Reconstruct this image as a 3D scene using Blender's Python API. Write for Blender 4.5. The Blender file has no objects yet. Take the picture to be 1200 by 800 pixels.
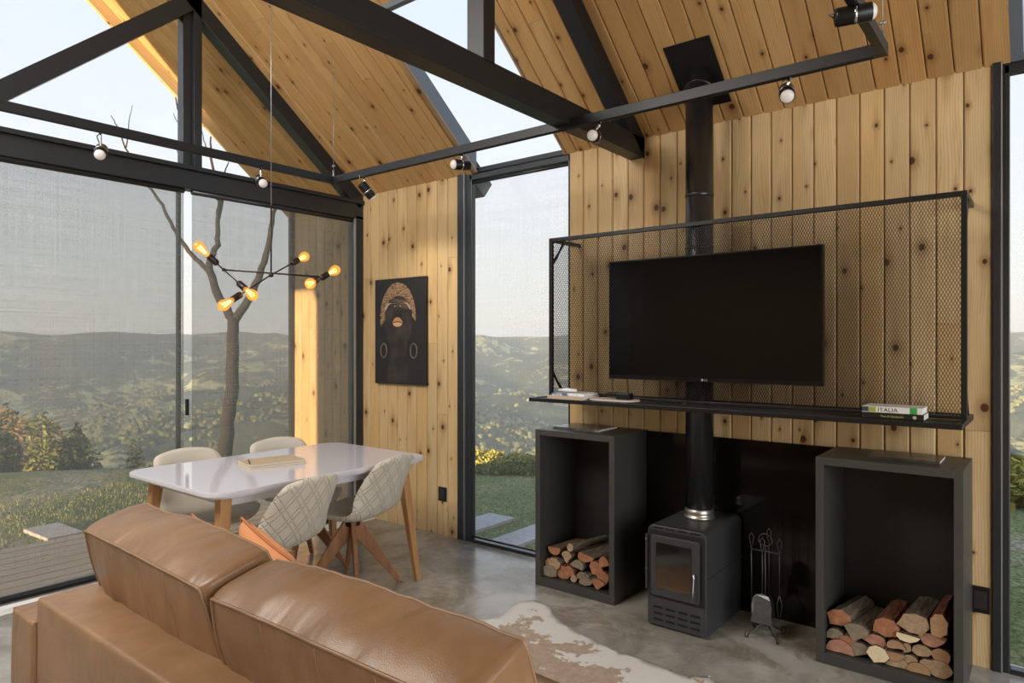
import bpy, bmesh, math, random
from mathutils import Vector, Matrix, noise
C = bpy.context.scene.collection
D = bpy.data
sc = bpy.context.scene
PI = math.pi

# ------------------------------------------------------------------ camera, sky, sun, exposure
cam = D.objects.new('camera', D.cameras.new('camera')); C.objects.link(cam)
cam.location = (0, 0, 1.45)
cam.rotation_euler = (PI/2, 0, math.asin(.6212))
cam.data.sensor_width = 36; cam.data.lens = 23.85; cam.data.shift_y = .0008
cam.data.clip_start = .02; cam.data.clip_end = 20000
sc.camera = cam
sc.view_settings.view_transform = 'Standard'
sc.view_settings.look = 'None'
sc.view_settings.exposure = 0.36
sc.view_settings.gamma = 1
sc.view_settings.use_curve_mapping = False
sc.cycles.max_bounces = 8
sc.cycles.diffuse_bounces = 4
sc.cycles.glossy_bounces = 4
sc.cycles.transparent_max_bounces = 16
sc.cycles.transmission_bounces = 6
sc.cycles.volume_bounces = 0
sc.cycles.sample_clamp_indirect = 4
sc.cycles.caustics_reflective = False
sc.cycles.caustics_refractive = False
sc.cycles.use_denoising = True

w = D.worlds.new('sky'); sc.world = w; w.use_nodes = True
nt = w.node_tree; nt.nodes.clear()
def WN(t, **k):
    n = nt.nodes.new(t)
    for a, b in k.items(): setattr(n, a, b)
    return n
tc = WN('ShaderNodeTexCoord'); sx = WN('ShaderNodeSeparateXYZ'); nt.links.new(tc.outputs['Generated'], sx.inputs[0])
cr = WN('ShaderNodeValToRGB'); el = cr.color_ramp.elements
el[0].position = 0.0; el[0].color = (.90, .87, .78, 1)
el[1].position = 1.0; el[1].color = (.45, .60, .90, 1)
e = el.new(.10); e.color = (.86, .88, .87, 1)
e = el.new(.28); e.color = (.80, .86, .95, 1)
e = el.new(.55); e.color = (.66, .77, .95, 1)
nt.links.new(sx.outputs['Z'], cr.inputs[0])
bg = WN('ShaderNodeBackground'); bg.inputs[1].default_value = .90
nt.links.new(cr.outputs[0], bg.inputs[0])
wo = WN('ShaderNodeOutputWorld'); nt.links.new(bg.outputs[0], wo.inputs[0])

def light(name, kind, loc, energy, color=(1,1,1), **k):
    l = D.lights.new(name, kind); l.energy = energy; l.color = color
    for a, b in k.items(): setattr(l, a, b)
    o = D.objects.new(name, l); C.objects.link(o); o.location = loc
    return o
def aim(o, d): o.rotation_euler = Vector(d).to_track_quat('-Z', 'Y').to_euler()
sun = light('sun', 'SUN', (0, -20, 12), 13, (1, .70, .40), angle=.012)
aim(sun, (-.103, .99, -.11))
# added fill light at the open end behind the viewer
d1 = light('added_end_fill', 'AREA', (3.15, .8, 1.45), 125, (1, .99, .97), shape='RECTANGLE', size=3.6, size_y=2.4); aim(d1, (-1, .1, -.22))
# added warm fill under the left slope's closed boards, above the sofa's far end
d2 = light('added_roof_fill', 'AREA', (-3.1, -.55, 3.64), 120, (1, .95, .87), shape='RECTANGLE', size=2.3, size_y=1.25); aim(d2, (-.06, .62, -.78))

# ------------------------------------------------------------------ helpers
random.seed(7)
RT = Vector((.7837, .6211, 0)); FW = Vector((-.6212, .7837, 0)); UP = Vector((0, 0, 1))
def at(u, v, t):
    "point seen at frame position u, v at the distance t"
    return Vector((0, 0, 1.45)) + FW*t + RT*((u-600)/795*t) + UP*((401-v)/795*t)
def atZ(u, v, z):
    return at(u, v, (z-1.45)/((401-v)/795))

class MB:
    def __init__(s): s.v = []; s.f = []; s.m = []; s.uv = []; s.r = []; s.sm = []
    def add(s, vs, fs, mi=0, uvs=None, rnd=0., smooth=False):
        b = len(s.v); s.v += [tuple(x) for x in vs]
        for k, f in enumerate(fs):
            s.f.append([b+i for i in f]); s.m.append(mi); s.r.append(rnd); s.sm.append(smooth)
            s.uv.append(uvs[k] if uvs else [(0, 0)]*len(f))
    def box(s, x0, x1, y0, y1, z0, z1, mi=0, M=None):
        vs = [Vector((x, y, z)) for z in (z0, z1) for y in (y0, y1) for x in (x0, x1)]
        if M is not None: vs = [M @ q for q in vs]
        s.add(vs, [(0,2,3,1),(4,5,7,6),(0,1,5,4),(1,3,7,5),(3,2,6,7),(2,0,4,6)], mi)
    def tube(s, pts, rad, n=10, mi=0, cap=True, smooth=True, flat=None):
        pts = [Vector(p) for p in pts]
        if not hasattr(rad, '__len__'): rad = [rad]*len(pts)
        vs = []; ref = None
        for i, p in enumerate(pts):
            d = (pts[min(i+1, len(pts)-1)]-pts[max(i-1, 0)]).normalized()
            if ref is None:
                ref = Vector((0, 0, 1)) if abs(d.z) < .9 else Vector((1, 0, 0))
            a = (ref-d*ref.dot(d)).normalized(); ref = a; b = d.cross(a)
            for k in range(n):
                t = 2*PI*k/n
                vs.append(p+(a*math.cos(t)+b*math.sin(t)*(flat or 1))*rad[i])
        fs = [(i*n+k, i*n+(k+1) % n, (i+1)*n+(k+1) % n, (i+1)*n+k) for i in range(len(pts)-1) for k in range(n)]
        s.add(vs, fs, mi, smooth=smooth)
        if cap:
            s.add(vs[:n], [tuple(range(n-1, -1, -1))], mi); s.add(vs[-n:], [tuple(range(n))], mi)
    def lathe(s, prof, n=24, M=None, mi=0, smooth=True):
        vs = []
        for r, z in prof:
            for k in range(n):
                t = 2*PI*k/n; q = Vector((r*math.cos(t), r*math.sin(t), z)); vs.append(M @ q if M is not None else q)
        fs = [(i*n+k, i*n+(k+1) % n, (i+1)*n+(k+1) % n, (i+1)*n+k) for i in range(len(prof)-1) for k in range(n)]
        s.add(vs, fs, mi, smooth=smooth)
        s.add(vs[:n], [tuple(range(n-1, -1, -1))], mi); s.add(vs[-n:], [tuple(range(n))], mi)
    def prism(s, poly, fn, d0, d1, mi=0, mi_end=None):
        "poly of 2-D points, fn(a, b, d) gives the 3-D point"
        n = len(poly); vs = [fn(a, b, d0) for a, b in poly]+[fn(a, b, d1) for a, b in poly]
        me = mi if mi_end is None else mi_end
        s.add(vs, [tuple(range(n-1, -1, -1))], me); s.add(vs, [tuple(range(n, 2*n))], mi)
        s.add(vs, [(i, (i+1) % n, n+(i+1) % n, n+i) for i in range(n)], mi)
    def build(s, name, mats, parent=None, bevel=0, smooth=False, fix=True):
        me = D.meshes.new(name); me.from_pydata(s.v, [], s.f)
        if not isinstance(mats, (list, tuple)): mats = [mats]
        for m in mats: me.materials.append(m)
        uvl = me.uv_layers.new(name='UVMap'); at_ = me.attributes.new('rnd', 'FLOAT', 'FACE')
        for p in me.polygons:
            p.material_index = s.m[p.index]; p.use_smooth = smooth or s.sm[p.index]
            at_.data[p.index].value = s.r[p.index]
            for k, li in enumerate(p.loop_indices): uvl.data[li].uv = s.uv[p.index][k]
        if fix:
            bm = bmesh.new(); bm.from_mesh(me); bmesh.ops.remove_doubles(bm, verts=bm.verts, dist=1e-5)
            bmesh.ops.recalc_face_normals(bm, faces=bm.faces); bm.to_mesh(me); bm.free()
        o = D.objects.new(name, me); C.objects.link(o)
        if parent is not None: o.parent = parent
        if bevel:
            b = o.modifiers.new('bevel', 'BEVEL'); b.width = bevel; b.segments = 2; b.limit_method = 'ANGLE'; b.angle_limit = .7
        return o
def thing(name, label, cat, loc=(0,0,0), rz=0, group=None):
    o = D.objects.new(name, None); C.objects.link(o); o.location = loc; o.rotation_euler = (0, 0, rz)
    o.empty_display_size = .1
    o['label'] = label; o['category'] = cat
    if group: o['group'] = group
    return o
def tag(o, label, cat, group=None):
    o['label'] = label; o['category'] = cat
    if group: o['group'] = group
    return o
def struct(o): o['kind'] = 'structure'; return o
def copy_tree(o, parent=None):
    c = o.copy(); C.objects.link(c)
    if parent is not None: c.parent = parent
    for ch in list(o.children): copy_tree(ch, c)
    return c

# ------------------------------------------------------------------ materials
def mat(name, col=(.5,.5,.5), rough=.5, metal=0., spec=.5, **k):
    m = D.materials.new(name); m.use_nodes = True; b = m.node_tree.nodes['Principled BSDF']
    b.inputs['Base Color'].default_value = (*col, 1); b.inputs['Roughness'].default_value = rough
    b.inputs['Metallic'].default_value = metal; b.inputs['Specular IOR Level'].default_value = spec
    for a, v in k.items(): b.inputs[a.replace('_', ' ')].default_value = v
    return m
class G:
    "short node-graph writer"
    def __init__(s, m): s.m = m; s.t = m.node_tree; s.b = s.t.nodes.get('Principled BSDF')
    def n(s, t, ins=None, **k):
        n = s.t.nodes.new(t)
        for a, b in k.items(): setattr(n, a, b)
        for a, b in (ins or {}).items(): s.set(n.inputs[a], b)
        return n
    def set(s, inp, v):
        if isinstance(v, bpy.types.NodeSocket): s.t.links.new(v, inp)
        else: inp.default_value = v
    def math(s, op, a, b=0., c=0.):
        n = s.n('ShaderNodeMath', operation=op)
        for i, v in enumerate((a, b, c)): s.set(n.inputs[i], v)
        return n.outputs[0]
    def vmath(s, op, a, b=(0,0,0)):
        n = s.n('ShaderNodeVectorMath', operation=op); s.set(n.inputs[0], a); s.set(n.inputs[1], b)
        return n.outputs[0] if op not in ('LENGTH', 'DISTANCE', 'DOT_PRODUCT') else n.outputs[1]
    def noise(s, vec, scale, detail=3., rough=.5, dist=0.):
        return s.n('ShaderNodeTexNoise', {'Vector': vec, 'Scale': scale, 'Detail': detail, 'Roughness': rough, 'Distortion': dist}).outputs[0]
    def ramp(s, fac, stops):
        n = s.n('ShaderNodeValToRGB'); s.set(n.inputs[0], fac); e = n.color_ramp.elements
        e[0].position = stops[0][0]; e[0].color = (*stops[0][1], 1); e[1].position = stops[-1][0]; e[1].color = (*stops[-1][1], 1)
        for p, c in stops[1:-1]: x = e.new(p); x.color = (*c, 1)
        return n.outputs[0]
    def mix(s, f, a, b, mode='MIX'):
        n = s.n('ShaderNodeMix', data_type='RGBA', blend_type=mode); s.set(n.inputs[0], f)
        s.set(n.inputs[6], a if isinstance(a, bpy.types.NodeSocket) else (*a, 1)); s.set(n.inputs[7], b if isinstance(b, bpy.types.NodeSocket) else (*b, 1))
        return n.outputs[2]
    def ss(s, x, lo, hi, a=0., b=1.):
        n = s.n('ShaderNodeMapRange', interpolation_type='SMOOTHSTEP'); s.set(n.inputs[0], x)
        for i, v in enumerate((lo, hi, a, b)): n.inputs[i+1].default_value = v
        return n.outputs[0]
    def bump(s, h, strength=.3, dist=.01):
        n = s.n('ShaderNodeBump', {'Height': h, 'Strength': strength, 'Distance': dist}); s.set(s.b.inputs['Normal'], n.outputs[0])
    def obj(s): return s.n('ShaderNodeTexCoord').outputs['Object']
    def uv(s): return s.n('ShaderNodeTexCoord').outputs['UV']
    def col(s, c): s.set(s.b.inputs['Base Color'], c)
    def rough(s, c): s.set(s.b.inputs['Roughness'], c)

def pine(name, light_, mid, dark, rough=.55, knots=.78):
    m = mat(name, mid, rough, spec=.3); g = G(m); uv = g.uv()
    rnd = g.n('ShaderNodeAttribute', attribute_name='rnd').outputs['Fac']
    sp = g.n('ShaderNodeSeparateXYZ', {0: uv}); x, y = sp.outputs[0], sp.outputs[1]
    off = g.math('MULTIPLY', rnd, 37.3)
    # knots
    kv = g.n('ShaderNodeCombineXYZ', {0: g.math('MULTIPLY', x, 9.), 1: g.math('ADD', g.math('MULTIPLY', y, 2.6), off), 2: off}).outputs[0]
    vo = g.n('ShaderNodeTexVoronoi', {'Vector': kv, 'Scale': 1., 'Randomness': .95}, voronoi_dimensions='2D')
    dl = g.vmath('SUBTRACT', vo.outputs['Position'], kv)
    dm = g.vmath('MULTIPLY', dl, (1/9., 1/2.6*.8, 0)); d = g.vmath('LENGTH', dm)
    cs = g.n('ShaderNodeSeparateColor', {0: vo.outputs['Color']})
    present = g.math('LESS_THAN', cs.outputs[0], knots)
    rad = g.math('ADD', g.math('MULTIPLY', g.math('POWER', cs.outputs[1], 2.), .013), .0045)
    wob = g.math('MULTIPLY', g.math('SUBTRACT', g.noise(uv, 130., 2.), .5), .006)
    kd = g.math('ADD', d, wob)
    rel = g.math('DIVIDE', kd, rad)
    core = g.math('MULTIPLY', g.ss(rel, .75, 1.15, 1., 0.), present)
    halo = g.math('MULTIPLY', g.ss(rel, .9, 3.6, 1., 0.), present)
    # grain, bent round knots, with wide cathedral figure
    gx = g.math('ADD', g.math('MULTIPLY', x, 1.), g.math('MULTIPLY', g.math('SUBTRACT', g.noise(g.n('ShaderNodeCombineXYZ', {0: g.math('ADD', g.math('MULTIPLY', x, 5.), off), 1: g.math('MULTIPLY', y, 1.1), 2: off}).outputs[0], 1., 2.), .5), .11))
    gx = g.math('ADD', gx, g.math('MULTIPLY', halo, .012))
    ring = g.math('SINE', g.math('MULTIPLY', gx, 520.))
    ring = g.ss(ring, -.2, 1., 0., 1.)
    gv = g.n('ShaderNodeCombineXYZ', {0: g.math('MULTIPLY', x, 260.), 1: g.math('MULTIPLY', y, 5.), 2: off}).outputs[0]
    fib = g.noise(gv, 1., 3., .6)
    broad = g.noise(g.n('ShaderNodeCombineXYZ', {0: g.math('MULTIPLY', x, 9.), 1: g.math('MULTIPLY', y, .9), 2: off}).outputs[0], 1., 2.)
    c = g.mix(g.ss(broad, .3, .7), light_, mid)
    sm_ = g.noise(g.n('ShaderNodeCombineXYZ', {0: g.math('MULTIPLY', x, 22.), 1: g.math('ADD', g.math('MULTIPLY', y, 2.4), off), 2: off}).outputs[0], 1., 4., .6); c = g.mix(g.math('MULTIPLY', g.ss(sm_, .52, .72), .4), c, tuple(q*.6 for q in mid))
    r2 = g.math('FRACT', g.math('MULTIPLY', rnd, 7.31)); c = g.mix(g.math('MULTIPLY', g.ss(r2, .45, 1.), .55), c, tuple(q*k for q, k in zip(mid, (.98, .86, .66))))
    c = g.mix(g.math('MULTIPLY', ring, .34), c, dark)
    c = g.mix(g.math('MULTIPLY', g.ss(fib, .45, .75), .3), c, dark)
    c = g.mix(g.math('MULTIPLY', rnd, .6), c, tuple(q*.66 for q in mid))
    d2_ = g.vmath('LENGTH', g.vmath('MULTIPLY', dl, (1/9., .055, 0))); stk = g.math('MULTIPLY', g.ss(g.math('DIVIDE', g.math('ADD', d2_, wob), rad), .6, 2.4, 1., 0.), present)
    c = g.mix(g.math('MULTIPLY', stk, .4), c, dark)
    c = g.mix(g.math('MULTIPLY', halo, .6), c, tuple(q*.75 for q in dark))
    c = g.mix(core, c, (.075, .028, .012))
    g.col(c); g.rough(g.math('ADD', g.math('MULTIPLY', fib, .2), rough-.1))
    g.bump(g.math('ADD', g.math('MULTIPLY', fib, .6), g.math('MULTIPLY', core, -.5)), .12, .002)
    return m
M_wall = pine('pine_wall_boards', (.74, .56, .32), (.62, .43, .21), (.36, .215, .09))
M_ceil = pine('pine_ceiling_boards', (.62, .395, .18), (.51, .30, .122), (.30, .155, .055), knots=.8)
M_steel = mat('black_painted_steel', (.011, .0125, .0155), .42, spec=.42)
M_black = mat('black_powder_coat', (.007, .0072, .008), .36, spec=.35)
M_frame = mat('dark_window_aluminium', (.018, .021, .026), .32, spec=.5)
M_alu = mat('grey_aluminium', (.32, .34, .36), .35, .6)

def fine(m, scale, strength, dist=.001, amt=0.):
    g = G(m); o = g.obj(); n = g.noise(o, scale, 3.)
    g.bump(n, strength, dist)
    return m
fine(M_steel, 180, .08); fine(M_black, 300, .1)

def concrete():
    m = mat('polished_concrete', (.3,.28,.25), .2, spec=.55); g = G(m); o = g.obj()
    wv = g.vmath('ADD', o, g.vmath('MULTIPLY', g.n('ShaderNodeTexNoise', {'Vector': o, 'Scale': 1.7, 'Detail': 3.}).outputs['Color'], (.5, .5, 0)))
    a = g.noise(wv, 1.6, 8., .66, .1); b = g.noise(wv, 2.6, 7., .68, .3); c = g.noise(o, 22., 5., .7)
    base = g.ramp(a, [(.30, (.15, .135, .108)), (.45, (.265, .25, .215)), (.55, (.37, .355, .315)), (.70, (.47, .455, .41))])
    stain = g.ss(b, .50, .60); edge = g.math('MULTIPLY', stain, g.ss(b, .72, .60))
    base = g.mix(g.math('MULTIPLY', edge, .55), base, (.15, .12, .085))
    base = g.mix(g.math('MULTIPLY', g.ss(c, .5, .75), .25), base, (.5, .48, .44))
    g.col(base); g.rough(g.math('ADD', g.math('MULTIPLY', a, .16), .13)); g.bump(c, .03, .002)
    return m
M_floor = concrete()

def glass(name, refl=.03, tint=(.99, .995, .995)):
    m = D.materials.new(name); m.use_nodes = True; g = G(m); g.t.nodes.clear()
    tr = g.n('ShaderNodeBsdfTransparent', {0: (*tint, 1)}); gl = g.n('ShaderNodeBsdfGlossy', {'Color': (1,1,1,1), 'Roughness': .0})
    lw = g.n('ShaderNodeLayerWeight', {0: .35}); f = g.math('MULTIPLY', g.math('POWER', lw.outputs['Facing'], 3.), .5)
    mx = g.n('ShaderNodeMixShader', {0: g.math('ADD', f, refl*.5), 1: tr.outputs[0], 2: gl.outputs[0]})
    g.t.links.new(mx.outputs[0], g.n('ShaderNodeOutputMaterial').inputs[0]); return m
M_glass = glass('window_glass')

def screen(name, openness, col, weave=900.):
    m = D.materials.new(name); m.use_nodes = True; g = G(m); g.t.nodes.clear(); o = g.obj()
    sv = g.vmath('MULTIPLY', o, (1, 1, 1))
    n1 = g.noise(g.vmath('MULTIPLY', o, (150, 150, 1.2)), 1., 2.); n2 = g.noise(g.vmath('MULTIPLY', o, (1.2, 1.2, 150)), 1., 2.)
    wv = g.math('ADD', g.math('MULTIPLY', g.math('SUBTRACT', n1, .5), .14), g.math('MULTIPLY', g.math('SUBTRACT', n2, .5), .14))
    tr = g.n('ShaderNodeBsdfTransparent', {0: (1, 1, 1, 1)}); df = g.n('ShaderNodeBsdfDiffuse', {0: (*col, 1)}); tl = g.n('ShaderNodeBsdfTranslucent', {0: (*col, 1)})
    cl = g.n('ShaderNodeMixShader', {0: .6, 1: df.outputs[0], 2: tl.outputs[0]})
    mx = g.n('ShaderNodeMixShader', {0: g.math('ADD', wv, openness), 1: cl.outputs[0], 2: tr.outputs[0]})
    g.t.links.new(mx.outputs[0], g.n('ShaderNodeOutputMaterial').inputs[0]); return m
M_screen = screen('grey_sun_screen_fabric', .41, (.20, .21, .20))
M_screen2 = screen('pale_sun_screen_fabric', .86, (.42, .42, .41))

def leather():
    m = mat('tan_leather', (.32, .16, .075), .36, spec=.5); g = G(m); o = g.obj()
    n = g.noise(o, 3.2, 4., .6); f = g.n('ShaderNodeTexVoronoi', {'Vector': o, 'Scale': 420.}).outputs[0]
    s = g.noise(g.vmath('MULTIPLY', o, (6, 2.6, 2.6)), 1.6, 2., .5, .4)
    g.col(g.ramp(n, [(.3, (.19, .104, .050)), (.5, (.25, .142, .071)), (.7, (.315, .187, .102))]))
    g.rough(g.math('ADD', g.math('MULTIPLY', n, .2), .25))
    g.bump(g.math('ADD', g.math('MULTIPLY', s, 1.), g.math('MULTIPLY', f, .03)), .35, .03)
    return m
M_leather = leather()
M_piping = mat('tan_leather_piping', (.27, .165, .098), .4)
M_orange = mat('burnt_orange_linen', (.60, .27, .12), .85, spec=.2); g = G(M_orange); g.bump(g.noise(g.vmath('MULTIPLY', g.obj(), (1, 1, 1)), 260., 2.), .25, .002)

def quilt():
    m = mat('cream_quilted_fabric', (.60, .555, .47), .85, spec=.2); g = G(m); uv = g.uv()
    sp = g.n('ShaderNodeSeparateXYZ', {0: uv}); x, y = sp.outputs[0], sp.outputs[1]
    def fam(sgn, ox):
        p = g.math('ADD', g.math('MULTIPLY', x, 1/.105), g.math('ADD', g.math('MULTIPLY', y, sgn/.135), ox))
        fr = g.math('ABSOLUTE', g.math('SUBTRACT', g.math('FRACT', p), .5))
        a = g.ss(g.math('ABSOLUTE', g.math('SUBTRACT', fr, .14)), .0, .07, 1., 0.)
        return a
    q = g.math('MAXIMUM', fam(1, 0.), fam(-1, 0.))
    nz = g.noise(g.obj(), 400., 2.)
    g.bump(g.math('ADD', g.math('MULTIPLY', q, -1.), g.math('MULTIPLY', nz, .06)), .8, .006)
    return m
M_quilt = quilt()
M_cream = mat('cream_fabric', (.60, .555, .48), .85, spec=.2); fine(M_cream, 420, .25, .001)

def plainwood(name, a, b, rough=.45, sc_=(40, 40, 3)):
    m = mat(name, a, rough, spec=.4); g = G(m); n = g.noise(g.vmath('MULTIPLY', g.obj(), sc_), 1., 4., .6)
    g.col(g.ramp(n, [(.3, a), (.7, b)])); g.bump(n, .06, .002); return m
M_oak = plainwood('light_brown_wood', (.36, .18, .07), (.50, .27, .115))
M_legwood = plainwood('walnut_stained_wood', (.20, .085, .035), (.36, .17, .075))
M_white = mat('glossy_white_lacquer', (.60, .59, .645), .07, spec=.6)

def speckle(name, col, rough, k=.25, scale=60.):
    m = mat(name, col, rough); g = G(m); n = g.noise(g.obj(), scale, 4., .7)
    g.col(g.ramp(n, [(.3, tuple(c*(1-k) for c in col)), (.7, tuple(c*(1+k) for c in col))])); return m
M_graph = speckle('graphite_textured_laminate', (.042, .041, .038), .42, .12, 220.)
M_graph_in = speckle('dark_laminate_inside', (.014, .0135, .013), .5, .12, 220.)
M_granite = speckle('polished_black_stone', (.006, .0056, .005), .10, .35, 90.); M_granite.node_tree.nodes['Principled BSDF'].inputs['Specular IOR Level'].default_value = .28
M_iron = speckle('grey_black_stove_iron', (.035, .036, .039), .45, .15, 150.)
M_wire = mat('blackened_wrought_iron', (.06, .06, .06), .35, .7)
M_shovel = speckle('brushed_dark_steel', (.16, .16, .16), .38, .2, 40.); M_shovel.node_tree.nodes['Principled BSDF'].inputs['Metallic'].default_value = .8
M_galv = mat('bare_galvanised_steel', (.45, .42, .38), .35, .9)
M_flue = mat('satin_black_flue', (.016, .0165, .0175), .27, spec=.6)
M_chrome = mat('chrome', (.6, .6, .6), .15, 1.)
M_tvs = mat('television_screen', (.0025, .0025, .003), .12, spec=.2)
M_lens = mat('frosted_lamp_glass', (.58, .56, .55), .3, Emission_Color=(1, .86, .78, 1), Emission_Strength=.12)

# ------------------------------------------------------------------ room shell
W = 3.677; E = 2.672; S = .8; GX = -4.553; RY = .84; YL = -2.0; XR = 3.2; OV = -5.49
RZ = E+S*(W-RY)
cosr = 1/math.sqrt(1+S*S); sl = Vector((0, -cosr, S*cosr))         # up the slope
BW = .1078
def boards(mb, origin, across, along, normal, length, width, hole=None, seed=0, bw=BW, seglen=(1.6, 3.2), mi=0):
    """tongue-and-groove boards with chamfered edges; hole(i, a) -> list of (s0, s1) spans to leave open"""
    rr = random.Random(seed); n = int(round(width/bw)); bw = width/n; ch = .006; th = .016; gap = .0019
    for i in range(n):
        a0 = i*bw+gap; a1 = (i+1)*bw-gap; spans = [(0, length)]
        if hole: spans = hole((a0+a1)/2) or []
        for s0, s1 in spans:
            cuts = [s0]
            while True:
                c = cuts[-1]+rr.uniform(*seglen)*(.5 if len(cuts) == 1 and rr.random() < .5 else 1)
                if c > s1-.25: break
                cuts.append(c)
            cuts.append(s1)
            for p0, p1 in zip(cuts, cuts[1:]):
                q0, q1 = p0+.0007, p1-.0007; r = rr.random()
                prof = [(a0, 0), (a0, th-ch), (a0+ch, th), (a1-ch, th), (a1, th-ch), (a1, 0)]
                vs = []
                for s in (q0, q1):
                    for a, h in prof: vs.append(origin+across*a+along*s+normal*h)
                fs = []; uvs = []
                for k in range(5):
                    fs.append((k, k+1, 6+k+1, 6+k)); A = prof[k][0]-a0; B = prof[k+1][0]-a0
                    o = i*3.1
                    uvs.append([(A, q0+o), (B, q0+o), (B, q1+o), (A, q1+o)])
                fs += [(5, 4, 3, 2, 1, 0), (6, 7, 8, 9, 10, 11)]; uvs += [[(0, 0)]*6]*2
                mb.add(vs, fs, mi, uvs, r)

M_deck = None
mb = MB(); mb.box(GX-.03, XR, YL, W+.12, -.2, 0); struct(mb.build('floor', M_floor))

# long wall with the stove: boards on a backing, two tall windows
mb = MB()
X, Y, Z = Vector((1,0,0)), Vector((0,1,0)), Vector((0,0,1))
for x0, x1, sd in ((GX+.02, -3.42, 3), (-2.442, -.199, 5), (.75, XR, 9)):
    boards(mb, Vector((x0, W+.016, 0)), X, Z, -Y, E+.02, x1-x0, seed=sd)
struct(mb.build('wall_right', M_wall))
mb = MB()
for x0, x1 in ((GX+.0, -3.42), (-2.442, -.199), (.75, XR)): mb.box(x0, x1, W+.016, W+.13, -.2, E+.02)
mb.box(-3.42, -2.442, W+.016, W+.13, -.2, -.004); mb.box(-.199, .75, W+.016, W+.13, -.2, -.004)
struct(mb.build('wall_right_backing', M_frame))
# outer fin of the same wall beyond the glazed gable
mb = MB(); boards(mb, Vector((OV, W+.016, -.12)), X, Z, -Y, E+.14, GX-OV-.03, seed=21)
o = struct(mb.build('wall_outside', M_wall))
mb = MB(); mb.box(OV-.03, GX, W+.016, W+.13, -.2, E+.05); mb.box(OV-.035, OV, W-.04, W+.13, -.2, E+.02); struct(mb.build('trim_1', M_frame))

# roof slopes
SKY = ((-3.29, -2.45), (-.137, .62))
YT = 2.72; L = (W-RY)/cosr; LT = (W-YT)/cosr
def hole(a):
    x = OV+a
    for s0, s1 in SKY:
        if s0 < x < s1: return [(LT+.03, L)]
    return [(0, L)]
mb = MB()
nrm = Vector((0, -S*cosr, -cosr))
boards(mb, Vector((OV, W+.0, E)) - nrm*.016, X, sl, nrm, L, XR-OV, hole=hole, seed=33)
struct(mb.build('ceiling', M_ceil))
mb = MB(); sl2 = Vector((0, cosr, S*cosr)); nrm2 = Vector((0, S*cosr, -cosr))
YB = 2*RY-W
OL = -5.08
boards(mb, Vector((OL, YB, E)) - nrm2*.016, X, sl2, nrm2, L, XR-OL, seed=34)
struct(mb.build('ceiling_left', M_ceil))
def slope_slab(mb, x0, x1, y0, y1, side=1, th=.14):
    def z(y): return E+S*(W-y) if side > 0 else E+S*(y-YB)
    n = (nrm if side > 0 else nrm2)
    a = [Vector((x, y, z(y)))-n*(.018) for x in (x0, x1) for y in (y0, y1)]
    b = [q-n*th for q in a]
    mb.add(a+b, [(0,1,3,2),(4,6,7,5),(0,4,5,1),(1,5,7,3),(3,7,6,2),(2,6,4,0)])
mb = MB()
for x0, x1 in ((OV-.02, -3.33), (-2.42, -.175), (.66, XR+.1)): slope_slab(mb, x0, x1, W+.18, RY)
for x0, x1 in ((-3.33, -2.42), (-.175, .66)): slope_slab(mb, x0, x1, YT-.04, RY)
slope_slab(mb, OL-.02, XR+.1, RY, YB-.15, -1)
struct(mb.build('roof', M_steel))
# eave wall bits and far walls (behind the viewer)
mb = MB(); mb.box(GX, XR, YB-.1, YB, -.2, E)
struct(mb.build('wall_left', M_wall))
wr = D.objects.new('window_4', None); C.objects.link(wr); wr.location = (-3.1, -.55, E+S*(-.55-YB)); struct(wr)  # added window frame on closed boards, dressing the fill light; no opening
def rbox(m, a0, a1, b0, b1, c0, c1):
    p = [X*a+sl2*b_-nrm2*c for a in (a0, a1) for b_ in (b0, b1) for c in (c0, c1)]
    m.add(p, [(0,1,3,2),(4,6,7,5),(0,4,5,1),(1,5,7,3),(3,7,6,2),(2,6,4,0)])
m = MB()
for q in ((-1.22, 1.22, .66, .72), (-1.22, 1.22, -.72, -.66), (-1.22, -1.16, -.66, .66), (1.16, 1.22, -.66, .66), (-.02, .02, -.66, .66)): rbox(m, *q, -.07, .0)
m.build('frame', M_frame, wr)
m = MB(); rbox(m, -1.16, 1.16, -.66, .66, -.03, -.02); m.build('added_blind', mat('added_blind_white', (.8, .78, .74), .8), wr)

# fascia at the end of the overhang
M_fascia = M_wall
mb = MB()
for (y0, z0, y1, z1) in ((W+.05, E-.04, RY, RZ),):
    dirn = Vector((0, y1-y0, z1-z0)); l = dirn.length; dirn.normalize(); down = Vector((0, 0, -1)); th = .035; dp = .105
    p = [Vector((OV+dx, 0, 0)) + Vector((0, y0, z0)) + dirn*s + down*k for s in (0, l) for k in (-.15, dp) for dx in (-.035, .0)]
    fs = [(0,1,3,2),(4,6,7,5),(0,4,5,1),(1,5,7,3),(3,7,6,2),(2,6,4,0)]
    uv = [[(0,0),(.01,0),(.01,.1),(0,.1)]]*2 + [[(0,0),(0,l),(.03,l),(.03,0)]] + [[(0,0),(0,l),(.1,l),(.1,0)]] + [[(0,0),(0,l),(.03,l),(.03,0)]] + [[(0,0),(0,l),(.1,l),(.1,0)]]
    mb.add(p, fs, 0, uv, .3)
struct(mb.build('trim_2', M_fascia))

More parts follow.
